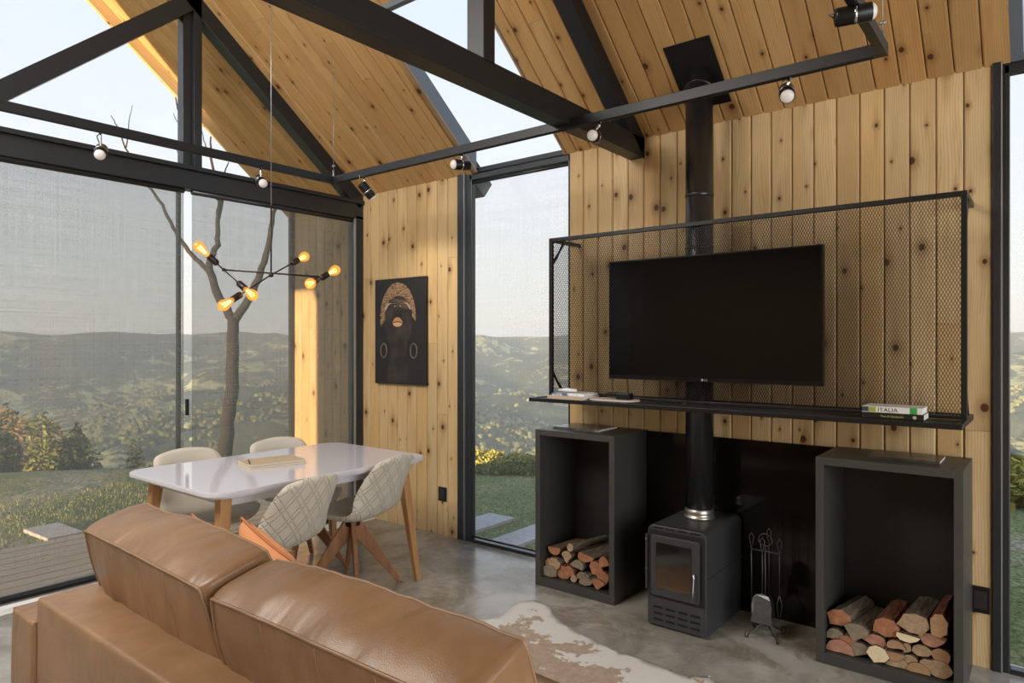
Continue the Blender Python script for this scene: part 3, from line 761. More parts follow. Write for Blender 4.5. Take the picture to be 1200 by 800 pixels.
layer('eyelid', [[(-.175, .165), (-.165, .195), (-.135, .222), (-.085, .228), (-.13, .205), (-.155, .172)]], 4, D.materials['pale_gold'])
layer('eyelid', [[(.135, .165), (.125, .195), (.095, .222), (.045, .228), (.09, .205), (.115, .172)]], 4, D.materials['pale_gold'])
for cx_ in (-.1825, .165):
    m = MB(); m.tube([(cx_+.036*math.cos(t), -.034, -.155+.056*math.sin(t)) for t in [k*2*PI/24 for k in range(25)]], .005, 6); m.build('earring', mat('tarnished_gold', (.16, .11, .08), .4), art)

# ------------------------------------------------------------------ dining table
tb = thing('dining_table', 'white glossy rectangular dining table with wooden legs', 'table', (-3.43, 2.245, 0))
m = MB(); top = rrect(-.47, .47, -.69, .69, .10, 10)
def sc2(p, k): return [(a-k*(1 if a > 0 else -1), b-k*(1 if b > 0 else -1)) for a, b in p]
m.prism(sc2(top, .004), XY, .756, .760); m.prism(top, XY, .738, .756); m.prism(sc2(top, .020), XY, .724, .738)
m.build('table_top', M_white, tb, bevel=.002)
m = MB(); m.box(-.36, .36, -.56, -.54, .67, .724); m.box(-.36, .36, .54, .56, .67, .724); m.box(-.36, -.34, -.54, .54, .67, .724); m.box(.34, .36, -.54, .54, .67, .724)
m.build('apron', M_white, tb)
for sx_ in (-1, 1):
    for sy in (-1, 1):
        m = MB(); p0 = Vector((sx_*.345, sy*.565, .722)); p1 = Vector((sx_*.415, sy*.635, 0))
        vs = []
        for p, w_ in ((p1, .017), (p0, .030)):
            for a, b_ in ((-1,-1),(1,-1),(1,1),(-1,1)): vs.append(p+Vector((a*w_, b_*w_, 0)))
        m.add(vs, [(3,2,1,0),(4,5,6,7),(0,1,5,4),(1,2,6,5),(2,3,7,6),(3,0,4,7)]); m.build('leg', M_oak, tb, bevel=.006)

nb_c = plainwood('kraft_cover', (.46, .36, .23), (.50, .40, .27), .7)
nx, ny = -3.455, 2.165; na = math.atan2(.33, .07)
def nbk(lb, z, dz):
    t = thing('notebook', lb, 'notebook', (nx, ny, z), na, 'kraft notebooks on the table')
    m = MB(); m.box(-.155, .155, -.105, .105, 0, .0012); m.box(-.155, .155, -.105, .105, dz-.0012, dz); m.build('cover', nb_c, t)
    m = MB(); m.box(-.152, .152, -.102, .102, .0012, dz-.0012); m.build('pages', mat('cream_paper', (.72, .66, .55), .8), t)
nbk('kraft notebook lying directly on the white table, under the other one', .7605, .013)
nbk('kraft notebook on top of the other notebook, with the black pen on it', .774, .012)
t = thing('pen', 'thin black pen lying on the left end of the top notebook', 'pen', (nx-.03, ny-.12, .790), na+1.3)
m = MB(); m.tube([(-.065, 0, 0), (.06, 0, 0), (.068, 0, 0)], [.0035, .0035, .001], 8); m.build('barrel', M_black, t)
m = MB(); m.box(-.06, -.02, -.001, .001, .003, .005); m.build('clip', M_chrome, t)

# ------------------------------------------------------------------ dining chairs (front is local +x)
def chair_proto():
    t = thing('dining_chair', '', 'chair', (0, 0, 0), 0, 'quilted cream dining chairs')
    prof = [(.235, .432), (.225, .450), (.15, .452), (.05, .442), (-.05, .436), (-.13, .440), (-.185, .462), (-.222, .505), (-.248, .56), (-.272, .62), (-.292, .68), (-.308, .735), (-.318, .775), (-.322, .795), (-.324, .806)]
    hwid = [.13, .17, .215, .235, .240, .240, .238, .235, .232, .228, .221, .211, .200, .180, .135]
    nT = 18; outer = []; uvs = []; s = 0
    for i, ((x, z), h) in enumerate(zip(prof, hwid)):
        if i: s += math.hypot(x-prof[i-1][0], z-prof[i-1][1])
        bk_ = min(1, max(0, (z-.44)/.14)) if x < 0 else 0
        row = []
        for k in range(nT+1):
            q = -1+2*k/nT
            dz_ = .045*abs(q)**3*(1-bk_)*(1 if i > 1 else .3)
            dx_ = .075*q*q*bk_*(1-.85*max(0, (z-.6)/.2)) + (.03*(q*q)*(1-bk_)*(-1) if i < 2 else 0)
            row.append(Vector((x+dx_, q*h, z+dz_-(.014*q*q if i > 11 else 0)))); uvs.append((q*h, s))
        outer.append(row)
    nr = len(outer)
    def nrmal(i, k):
        a = outer[min(i+1, nr-1)][k]-outer[max(i-1, 0)][k]; b_ = outer[i][min(k+1, nT)]-outer[i][max(k-1, 0)]
        return a.cross(b_).normalized()
    flat = [v for r in outer for v in r]
    th = .017
    up = []; dn = []
    for i in range(nr):
        for k in range(nT+1):
            n = nrmal(i, k)
            # inner side looks up / forward
            if n.dot(Vector((.6, 0, .8))) < 0: n = -n
            edge = min(1, min(i, nr-1-i)/1.2, min(k, nT-k)/1.6); tt = th*math.sqrt(max(0, 1-(1-edge)**2))
            up.append(outer[i][k]+n*tt*1.0); dn.append(outer[i][k]-n*tt*1.1)
    id_ = lambda i, k: i*(nT+1)+k
    fs = [(id_(i, k), id_(i+1, k), id_(i+1, k+1), id_(i, k+1)) for i in range(nr-1) for k in range(nT)]
    fuv = [[uvs[j] for j in f] for f in fs]
    m = MB(); m.add(dn, fs, 0, fuv, smooth=True)
    o = m.build('quilted_shell', M_quilt, t, smooth=True)
    m = MB(); m.add(up, fs, 0, fuv, smooth=True); m.build('seat_pad', M_cream, t, smooth=True)
    for ob in list(t.children):
        sb = ob.modifiers.new('sub', 'SUBSURF'); sb.levels = 1; sb.render_levels = 1
    m = MB(); m.tube([(0, 0, .37), (0, 0, .425)], .045, 16); m.tube([(0, 0, .355), (0, 0, .38)], .026, 16); m.build('swivel_hub', M_black, t)
    for k in range(4):
        a = PI/4+k*PI/2
        di = Vector((math.cos(a), math.sin(a), 0)); sd = Vector((-di.y, di.x, 0))
        vs = []
        for p, wv, wh in ((di*.012+Vector((0, 0, .375)), .015, .046), (di*.285+Vector((0, 0, .0)), .0115, .016)):
            dd = Vector((di.x*.8, di.y*.8, .6))
            for sa, sb_ in ((-1,-1),(1,-1),(1,1),(-1,1)): vs.append(p+sd*sa*wv+(dd*sb_*wh if wh > .02 else di*sb_*wh))
        m = MB(); m.add(vs, [(3,2,1,0),(4,5,6,7),(0,1,5,4),(1,2,6,5),(2,3,7,6),(3,0,4,7)]); lg_ = m.build('leg', M_legwood, t, bevel=.005)
    return t
ch = chair_proto()
spots = [(-3.10, 1.91, PI+.20, 'cream quilted dining chair seen from behind, nearest the sofa'),
         (-3.235, 2.56, PI+.24, 'cream quilted dining chair seen from behind, nearest the tall window'),
         (-3.82, 2.02, 0.05, 'cream dining chair on the glass side of table, behind the left end'),
         (-3.80, 2.60, -.05, 'cream dining chair on the glass side of table, behind the notebooks')]
for i, (x, y, a, lb) in enumerate(spots):
    o = ch if i == 0 else copy_tree(ch)
    o.location = (x, y, 0); o.rotation_euler = (0, 0, a); o['label'] = lb

# ------------------------------------------------------------------ sofa
so = thing('sofa', 'tan leather sofa seen from behind in the foreground', 'sofa', (-1.57, 1.22, 0), -.0)
def spart(nm, m, mt=M_leather, bevel=0, parent=so, smooth=False):
    return m.build(nm, mt, parent, bevel=bevel, smooth=smooth)
def puff(w_, d, h, bulge=(.03, .03, .03), rnd=.05, n=26, wr=.004, seed=0, corner=None):
    "soft box centred on origin; returns MB"
    m = MB(); rr = Vector((random.Random(seed).uniform(0, 50), 3, 1))
    def pt(a, b_, c):
        x, y, z = a*w_/2, b_*d/2, c*h/2
        fx_ = (1-b_*b_)*(1-c*c); fy_ = (1-a**4)*(1-c*c); fz = (1-a**4)*(1-b_*b_)
        q = Vector((x+bulge[0]*fx_*a, y+bulge[1]*fy_*b_, z+bulge[2]*fz*c))
        # pull the corners in a little
        k = (abs(a)*abs(b_)*abs(c))**4; q -= Vector((a*w_, b_*d, c*h)).normalized()*rnd*.35*k
        nn = noise.noise(Vector((q.x*7, q.y*5, q.z*5))+rr)*wr*2 + noise.noise(Vector((q.x*22, q.y*7, q.z*7))+rr)*wr
        dirv = Vector((a*abs(a)**3, b_*abs(b_)**3, c*abs(c)**3)); 
        if dirv.length > 0: q += dirv.normalized()*nn
        return q
    for ax in range(3):
        for s in (-1, 1):
            vs = []
            for i in range(n+1):
                for j in range(n+1):
                    p, r = -1+2*i/n, -1+2*j/n
                    co = [0, 0, 0]; co[ax] = s; co[(ax+1) % 3] = p; co[(ax+2) % 3] = r; vs.append(pt(*co))
            m.add(vs, [(i*(n+1)+j, (i+1)*(n+1)+j, (i+1)*(n+1)+j+1, i*(n+1)+j+1) for i in range(n) for j in range(n)], smooth=True)
    m.pt = pt
    return m
def soft(o, w_=.012):
    b = o.modifiers.new('bevel', 'BEVEL'); b.width = w_; b.segments = 3; b.limit_method = 'ANGLE'; b.angle_limit = .75
def loc(o, x, y, z, rx=0, ry=0, rz=0): o.location = (x, y, z); o.rotation_euler = (rx, ry, rz)
# base and back frame (local to -1.57, 1.22)
m = puff(1.90, .20, .52, (.0, .006, .006), .01, 18, .0015, 1); o = spart('back_frame', m); loc(o, -.005, -.37, .38); soft(o, .022)
for k, x in ((0, -1.06), (1, 1.06)):
    m = puff(.20, .96, .47, (.006, .006, .008), .01, 18, .0015, 2+k); o = spart('arm', m); loc(o, x, .0, .325); soft(o, .02)
    P_ = MB()
    for cx in (-.098, .098): P_.tube([(cx, -.475, .232), (cx, .475, .232)], .0035, 6)
    q = P_.build('seam', M_piping, o)
m = MB(); m.box(-.95, .95, -.27, .46, .10, .27); o = spart('seat_base', m, bevel=.01)
for k, x in ((0, -.475), (1, .475)):
    m = puff(.94, .73, .16, (.01, .02, .03), .03, 20, .003, 5+k); o = spart('seat_cushion', m); loc(o, x, .10, .35)
for x in (-1.08, 1.08):
    for y in (-.40, .42):
        m = MB(); m.tube([(x, y, 0), (x, y, .10)], [.018, .025], 12); spart('leg', m, M_black)
# back cushions, leaning back over the frame
for k, (x, wd, rz) in enumerate(((-.487, .845, -.035), (.372, .84, .010))):
    m = puff(wd, .195, .47, (.012, .020, .022), .05, 40, .0048, 11+k); o = spart('back_cushion', m); loc(o, x, -.212+(-.008 if k else 0), .646-(.012 if k else 0), .29, 0, rz)
    P_ = MB(); n = 40
    for b_ in (-1, 1):
        loopp = []
        for a0, c0, a1, c1 in ((-1,-1,1,-1), (1,-1,1,1), (1,1,-1,1), (-1,1,-1,-1)):
            for i in range(n): f = i/n; loopp.append(m.pt(a0+(a1-a0)*f, b_, c0+(c1-c0)*f))
        loopp.append(loopp[0]); P_.tube(loopp, .0042, 6)
    P_.build('piping', M_piping, o)
    P_ = MB()
    for a in (-.45, .05, .5): P_.tube([m.pt(a+.02*math.sin(c*5), -1, c)+Vector((0, .001, 0)) for c in [-.95+1.9*i/20 for i in range(21)]], .0022, 5)
    P_.build('stitch_line', M_piping, o)

def pillow(label, x, y, z, rx, ry, rz, s=.43, th=.07):
    t = thing('throw_pillow', label, 'pillow', (x, y, z), rz, 'orange throw pillows'); t.rotation_euler = (rx, ry, rz)
    n = 26; m = MB()
    for sd in (-1, 1):
        vs = []
        for i in range(n+1):
            for j in range(n+1):
                a, b_ = -1+2*i/n, -1+2*j/n
                pinch = 1-.07*(1-a*a)*abs(b_)-.0; pinch2 = 1-.07*(1-b_*b_)
                h = th*((1-a**2)*(1-b_**2))**.42
                vs.append(Vector((a*s/2*(1-.06*(1-b_*b_)), sd*(h+noise.noise(Vector((a*3, b_*3, sd)))*.008*(1-a*a)*(1-b_*b_)), b_*s/2*(1-.06*(1-a*a)))))
        m.add(vs, [(i*(n+1)+j, (i+1)*(n+1)+j, (i+1)*(n+1)+j+1, i*(n+1)+j+1) for i in range(n) for j in range(n)], smooth=True)
    m.build('cover', M_orange, t, smooth=True)
    m = MB(); lp = []
    for a0, c0, a1, c1 in ((-1,-1,1,-1), (1,-1,1,1), (1,1,-1,1), (-1,1,-1,-1)):
        for i in range(12):
            f = i/12; a = a0+(a1-a0)*f; b_ = c0+(c1-c0)*f; lp.append((a*s/2*(1-.06*(1-b_*b_)), 0, b_*s/2*(1-.06*(1-a*a))))
    lp.append(lp[0]); m.tube(lp, .005, 6); m.build('piping', mat('orange_piping', (.42, .15, .06), .8), t)
pillow('orange linen pillow mostly hidden behind the left back cushion', -2.10, 1.13, .668, .12, .16, -.05, .36)
pillow('orange linen pillow nearer the dining chair, its corner standing higher', -1.985, 1.24, .650, .16, .20, -.08, .36)

# ------------------------------------------------------------------ cowhide rug
ol = [atZ(*p, .005) for p in [(534, 738), (548, 731), (570, 725), (588, 721), (603, 709), (622, 703), (640, 708), (650, 722), (666, 734), (692, 747), (720, 761), (750, 771), (777, 781), (800, 790), (830, 793), (838, 800)]]
ol = [(p.x, p.y) for p in ol]
ol += [(-.62, 2.50), (-.45, 2.36), (-.42, 2.15), (-.55, 2.0), (-.5, 1.8), (-.62, 1.6), (-.80, 1.52), (-1.1, 1.60), (-1.5, 1.55), (-1.9, 1.5), (-2.15, 1.60), (-2.12, 1.8), (-2.0, 1.95)]
pts = []
n = len(ol)
for i in range(n):
    p0, p1, p2, p3 = (Vector(ol[(i+k-1) % n]) for k in range(4))
    for f in range(5):
        t = f/5; q = .5*((2*p1)+(p2-p0)*t+(2*p0-5*p1+4*p2-p3)*t*t+(3*p1-p0-3*p2+p3)*t**3); pts.append(q+Vector((noise.noise(Vector((q.x*14, q.y*14, 0))), noise.noise(Vector((q.x*14, q.y*14, 9)))))*.008)
M_hide = mat('cowhide', (.4, .33, .25), .75, spec=.25); g = G(M_hide); o = g.obj()
n1 = g.noise(o, 5.5, 5., .65, .0); n2 = g.noise(o, 26., 5., .7)
uvx = g.n('ShaderNodeAttribute', attribute_name='edge').outputs['Fac']
msk = g.math('ADD', n1, g.math('ADD', g.math('MULTIPLY', g.math('SUBTRACT', n2, .5), .34), g.math('MULTIPLY', uvx, .27)))
wht = g.ss(msk, .625, .655)
br = g.mix(g.ss(n2, .35, .7), (.37, .29, .215), (.46, .37, .285))
g.col(g.mix(wht, br, (.66, .64, .60))); g.bump(g.noise(g.vmath('MULTIPLY', o, (1, 1, 1)), 500., 2.), .35, .003)
from mathutils.geometry import delaunay_2d_cdt
def inside(p):
    c = False; j = len(pts)-1
    for i in range(len(pts)):
        a, b_ = pts[i], pts[j]
        if (a.y > p.y) != (b_.y > p.y) and p.x < (b_.x-a.x)*(p.y-a.y)/(b_.y-a.y)+a.x: c = not c
        j = i
    return c
def edist(p):
    m_ = 9
    for i in range(len(pts)):
        a, b_ = pts[i-1], pts[i]; ab = b_-a; t = max(0, min(1, (p-a).dot(ab)/max(1e-9, ab.length_squared))); m_ = min(m_, (a+ab*t-p).length)
    return m_
grid = []
x = -2.4
while x < -.3:
    y = 1.3
    while y < 3.4:
        p = Vector((x+random.uniform(-.008, .008), y+random.uniform(-.008, .008)))
        if inside(p) and edist(p) > .015: grid.append(p)
        y += .04
    x += .04
vv, _e, ff, *_ = delaunay_2d_cdt(pts+grid, [], [list(range(len(pts)))], 1, 1e-5)
bm = bmesh.new(); ly = bm.verts.layers.float.new('edge'); bv = []
for p in vv:
    q = bm.verts.new((p.x, p.y, .006+.0015*noise.noise(Vector((p.x*5, p.y*5, 0))))); q[ly] = max(0, 1-edist(p)/.34); bv.append(q)
for f in ff: bm.faces.new([bv[k] for k in f])
bmesh.ops.recalc_face_normals(bm, faces=bm.faces)
me = D.meshes.new('cowhide_rug'); bm.to_mesh(me); bm.free(); me.materials.append(M_hide)
for p in me.polygons: p.use_smooth = True
if sum(p.normal.z for p in me.polygons) < 0: me.flip_normals()
o = D.objects.new('cowhide_rug', me); C.objects.link(o); tag(o, 'beige and white cowhide rug on the floor between sofa and stove', 'rug')
sd = o.modifiers.new('s', 'SOLIDIFY'); sd.thickness = .003; sd.offset = -1

# ------------------------------------------------------------------ light track and spotlights
tk = thing('light_track', 'black rectangular light frame hanging on cables under the ceiling', 'light track', (-2.17, 2.89, 2.56))
ti = Matrix.Translation((2.17, -2.89, -2.56))
def tpart(nm, fn, mt=M_steel, bevel=.002):
    m = MB(); fn(m); o = m.build(nm, mt, tk, bevel=bevel); o.data.transform(ti); return o
h = .024
tpart('bar', lambda m: m.box(-3.87, -.48, 2.872, 2.905, 2.56-h, 2.56+h))
tpart('bar', lambda m: m.box(-3.87, -3.837, -1.2, 2.872, 2.56-h, 2.56+h))
tpart('bar', lambda m: m.box(-.513, -.48, -1.2, 2.872, 2.56-h, 2.56+h))
tpart('bar', lambda m: m.box(-3.837, -.513, -1.2, -1.167, 2.56-h, 2.56+h))
tpart('slot', lambda m: m.box(-3.82, -.53, 2.882, 2.895, 2.56-h-.001, 2.56-h+.001), mat('slot_dark', (.004, .004, .004), .8), 0)
for x, y in ((-3.853, 2.888), (-.497, 2.888), (-3.853, -1.18), (-.497, -1.18)):
    zt = E+S*(W-y) if y > RY else E+S*(y-YB)
    tpart('cable', lambda m: m.tube([(x, y, 2.58), (x, y, zt)], .0022, 6), M_alu, 0)
    tpart('cable_clamp', lambda m: (m.tube([(x, y, 2.57), (x, y, 2.63)], .007, 8), m.tube([(x-.012, y, 2.66), (x+.012, y, 2.66)], .006, 8)), M_alu, 0)

def spotlight(pos, d, tpos, label):
    d = (RT*d[0]+FW*d[1]+UP*d[2]).normalized(); pos = Vector(pos)
    t = thing('spotlight', label, 'spotlight', pos, 0, 'spotlights on the light track')
    M = d.to_track_quat('Z', 'Y').to_matrix().to_4x4(); r = .030
    m = MB(); m.lathe([(.012, -.062), (r*.9, -.058), (r, -.05), (r, -.008), (r*1.02, -.006), (r*1.02, -.002), (r, 0), (r, .048), (r*.96, .05), (r*.9, .046)], 24, M); m.build('barrel', M_black, t)
    m = MB(); m.lathe([(r*.9, .040), (r*.88, .052), (r*.7, .060), (r*.4, .0645), (.002, .066)], 24, M); m.build('lens', M_lens, t)
    m = MB(); m.lathe([(r+.001, -.004), (r+.002, 0), (r+.001, .004)], 24, M); m.build('ring', M_chrome, t)
    q = Vector(tpos)-pos; bk_ = -d*.055
    m = MB(); m.tube([q, q+Vector((0, 0, -.02)), Vector((0, 0, .03))*1+d*.0, Vector((0, 0, .012))], .006, 8); m.build('mount', M_chrome, t)
    m = MB(); sdv = d.cross(UP).normalized()*.02
    m.tube([q+Vector((.01, 0, 0)), q*.7+bk_*.6+sdv, q*.35+bk_*1.5+sdv, bk_*1.1], .003, 6); m.build('cord', M_alu, t)
SP = [((-3.85, 1.43, 2.435), (.35, -.75, -.5), (-3.853, 1.43, 2.536), 'spotlight on the left track bar, left of the gable post'),
      ((-3.85, 2.341, 2.452), (.5, -.7, -.4), (-3.853, 2.341, 2.536), 'spotlight on the left track bar beside the pendant cable'),
      ((-3.50, 2.89, 2.44), (.55, .35, -.7), (-3.53, 2.89, 2.536), 'spotlight next to the track corner, aimed down at the board wall'),
      ((-2.669, 2.89, 2.476), (-.75, -.6, -.12), (-2.66, 2.89, 2.536), 'spotlight at the top left corner of the tall window'),
      ((-1.767, 2.89, 2.469), (-.35, -.9, -.15), (-1.74, 2.89, 2.536), 'spotlight beside the steel tie beam, left of the stove pipe'),
      ((-.848, 2.89, 2.475), (-.25, -.7, -.5), (-.84, 2.89, 2.536), 'spotlight right of the stove pipe under the track bar'),
      ((-.497, 2.42, 2.515), (.9, -.3, .05), (-.497, 2.44, 2.54), 'large near spotlight at the top edge beyond the right track corner')]
for a in SP: spotlight(*a)
sl_ = light('spotlight_beam', 'SPOT', (-3.49, 2.95, 2.40), 14, (1, .9, .75), spot_size=1.3, spot_blend=.8, shadow_soft_size=.03); aim(sl_, (-.18, .6, -.62))

# ------------------------------------------------------------------ pendant lamp
hub = at(317.7, 322, 3.9)
pn = thing('pendant_lamp', 'black branching pendant lamp with six glowing bulbs over the table', 'pendant lamp', hub)
M_dk = mat('dark_bronze_metal', (.030, .022, .018), .35, .5)
def prel(u, v, t): return at(u, v, t)-hub
m = MB(); m.tube([(0, 0, 0), (0, 0, .40)], .0045, 8); m.build('stem', M_dk, pn)
ztop = E+S*(W-hub.y)-hub.z
m = MB(); m.tube([(0, 0, .40), (0, 0, ztop)], .0028, 6); m.build('cable', M_alu, pn)
m = MB(); m.lathe([(.05, ztop-.05), (.05, ztop+.02)], 20); m.build('ceiling_cup', M_dk, pn)
m = MB(); m.lathe([(.006, -.014), (.013, -.010), (.013, .010), (.006, .014)], 14); m.build('joint', M_dk, pn)
JL, JR = prel(262, 316, 3.82), prel(378.5, 324.5, 4.02)
m = MB(); m.tube([JL, JR], .0048, 8); m.build('arm', M_dk, pn)
for J in (JL, JR): m = MB(); m.lathe([(.004, -.010), (.010, -.006), (.010, .006), (.004, .010)], 12, Matrix.Translation(J)); m.build('joint', M_dk, pn)
M_bulb = D.materials.new('amber_bulb_glass'); M_bulb.use_nodes = True; g = G(M_bulb); g.t.nodes.clear()
tr = g.n('ShaderNodeBsdfTransparent', {0: (1, .72, .34, 1)}); gl = g.n('ShaderNodeBsdfGlossy', {'Color': (1, .9, .7, 1), 'Roughness': .05}); em = g.n('ShaderNodeEmission', {0: (1, .42, .08, 1), 1: 1.3})
lw = g.n('ShaderNodeLayerWeight', {0: .4}); m1 = g.n('ShaderNodeMixShader', {0: g.math('ADD', g.math('MULTIPLY', lw.outputs['Facing'], .4), .08), 1: tr.outputs[0], 2: gl.outputs[0]}); m2 = g.n('ShaderNodeMixShader', {0: .42, 1: m1.outputs[0], 2: em.outputs[0]})
g.t.links.new(m2.outputs[0], g.n('ShaderNodeOutputMaterial').inputs[0])
M_fil = mat('glowing_filament', (1, .7, .3), .5, Emission_Color=(1, .62, .22, 1), Emission_Strength=16.)
def bulbarm(J, ends):
    for (u, v, t) in ends:
        Eo = prel(u, v, t); d = (Eo-J).normalized(); M = Matrix.Translation(Eo-d*.025) @ d.to_track_quat('Z', 'Y').to_matrix().to_4x4()
        m = MB(); m.tube([J, Eo-d*.11], .0042, 8); a = m.build('branch_arm', M_dk, pn)
        m = MB(); m.lathe([(.006, -.105), (.015, -.098), (.0185, -.092), (.0185, -.040), (.0165, -.036)], 18, M); m.build('socket', M_dk, pn)
        m = MB(); m.lathe([(.012, -.040), (.013, -.025), (.020, -.005), (.0285, .018), (.0305, .032), (.0285, .044), (.020, .056), (.009, .061), (.001, .062)], 20, M); bu = m.build('bulb', M_bulb, pn)
        m = MB()
        for k in range(6): 
            a0 = k*PI/3; m.tube([M @ Vector((.005*math.cos(a0), .005*math.sin(a0), -.02)), M @ Vector((.013*math.cos(a0), .013*math.sin(a0), .032))], .0013, 5)
        m.build('filament', M_fil, bu)
bulbarm(JL, [(234, 290, 3.75), (295, 345, 3.72)])
bulbarm(Vector((0, 0, 0)), [(356, 301, 4.18), (263, 357, 3.62)])
bulbarm(JR, [(392, 317, 4.10), (364, 332, 3.78)])

# ------------------------------------------------------------------ firewood
def barkmat(name, a, b):
    m = mat(name, a, .9, spec=.2); g = G(m); n = g.noise(g.vmath('MULTIPLY', g.obj(), (60, 9, 60)), 1., 4., .65)
    g.col(g.ramp(n, [(.3, a), (.7, b)])); g.bump(n, .8, .008); return m
def endmat(name, a, b):
    m = mat(name, a, .85, spec=.2); g = G(m); o = g.obj(); d = g.vmath('LENGTH', g.vmath('MULTIPLY', o, (1, 0, 1)))
    r = g.math('SINE', g.math('MULTIPLY', g.math('ADD', d, g.math('MULTIPLY', g.noise(o, 25., 3.), .012)), 900.)); n = g.noise(g.vmath('MULTIPLY', o, (1, 1, 1)), 38., 6., .75)
    g.col(g.mix(g.math('MULTIPLY', g.ss(r, -.3, 1.), .3), g.ramp(n, [(.3, a), (.65, b)]), tuple(q*.55 for q in a))); g.bump(n, .5, .004); return m
BK = {'g': barkmat('grey_bark', (.055, .042, .032), (.17, .135, .10)), 'r': barkmat('reddish_bark', (.07, .026, .016), (.24, .095, .055)), 'b': barkmat('brown_bark', (.06, .036, .020), (.20, .13, .08))}
EN = {'o': endmat('orange_cut_wood', (0.208, 0.080, 0.040), (0.416, 0.192, 0.104)), 'p': endmat('pink_cut_wood', (0.256, 0.112, 0.072), (0.464, 0.248, 0.176)), 't': endmat('tan_cut_wood', (0.224, 0.144, 0.080), (0.432, 0.304, 0.192)),
      'c': endmat('cream_cut_wood', (.60, .47, .30), (.74, .62, .42)), 'g': endmat('weathered_cut_wood', (.15, .12, .085), (.27, .215, .15)), 'n': endmat('brown_cut_wood', (.27, .15, .08), (.40, .24, .13))}
def shape(kind, rx, ry, rot, rr):
    pts = []
    if kind == 'round':
        pts = [(math.cos(t), math.sin(t)) for t in [k*2*PI/16 for k in range(16)]]
    elif kind == 'half':
        pts = [(math.cos(t), 1.6*math.sin(t)-.75) for t in [PI*k/11 for k in range(12)]]; pts += [(-.4, -.78), (.3, -.72)]
    elif kind == 'wedge':
        pts = [(math.cos(t)*1.05, .25+.75*math.sin(t)) for t in [PI*k/8 for k in range(9)]] + [(-.62, -.25), (-.12, -1), (.12, -.98), (.62, -.3)]
    else:
        pts = [(-.95, -.7), (-.8, .55), (-.2, .95), (.55, .85), (1, .1), (.75, -.8), (0, -.98)]
    c, s = math.cos(rot), math.sin(rot); sp_ = max(.7, min(1.4, 1))
    out = []
    for a, b_ in pts:
        x, z = a*c-b_*s, a*s+b_*c; k = 1+rr.uniform(-.06, .06); out.append((x*rx*k, z*ry*k))
    fine_ = []
    for i in range(len(out)):
        (a, b_), (c_, d_) = out[i], out[(i+1) % len(out)]
        for f in (0, .5):
            k = rr.uniform(-.035, .02) if f else 0; q = (a+(c_-a)*f, b_+(d_-b_)*f); fine_.append((q[0]*(1+k), q[1]*(1+k)))
    return fine_
COLN = {'o': 'orange', 'p': 'pinkish', 't': 'tan', 'c': 'cream', 'g': 'grey', 'n': 'brown'}
def logs(items, ox, oy, scl, yf_, xlim, zfloor, group):
    rr = random.Random(5)
    for (px_, py_, pw, ph, kind, rot, e_, b_, label, tilt) in items:
        u, v = ox+px_/scl, oy+py_/scl
        a = (u-600)/795; t = yf_/(.6211*a+.7837); x = (.7837*a-.6212)*t; z = 1.45+(401-v)/795*t
        k = t/795/scl*.97; poly = shape(kind, pw*k/2/.86, ph*k/2, math.radians(rot), rr)
        x = min(max(x, xlim[0]-min(p[0] for p in poly)), xlim[1]-max(p[0] for p in poly))
        z = max(z, zfloor-min(p[1] for p in poly)+.001)
        ln = .275+rr.uniform(-.02, .02); dy = rr.uniform(-.012, .012)
        m = MB(); n = len(poly); secs = 5; vs = []
        j = [[rr.uniform(-.03, .03) for _ in poly] for _ in range(secs)]
        for si in range(secs):
            f = si/(secs-1)
            for i, (p, q) in enumerate(poly):
                kk = 1+(j[si][i] if si else 0)-(.05*f)
                vs.append(Vector((p*kk+tilt*f*.05, f*ln, q*kk+abs(tilt)*f*.0)))
        m.add(vs, [tuple(range(n-1, -1, -1))], 1); m.add(vs, [tuple((secs-1)*n+i for i in range(n))], 1)
        m.add(vs, [(s_*n+i, s_*n+(i+1) % n, (s_+1)*n+(i+1) % n, (s_+1)*n+i) for s_ in range(secs-1) for i in range(n)], 0)
        o = m.build('firewood_log', [BK[b_], EN[e_]]); o.location = (x, yf_+dy, z)
        tag(o, label, 'log', group)
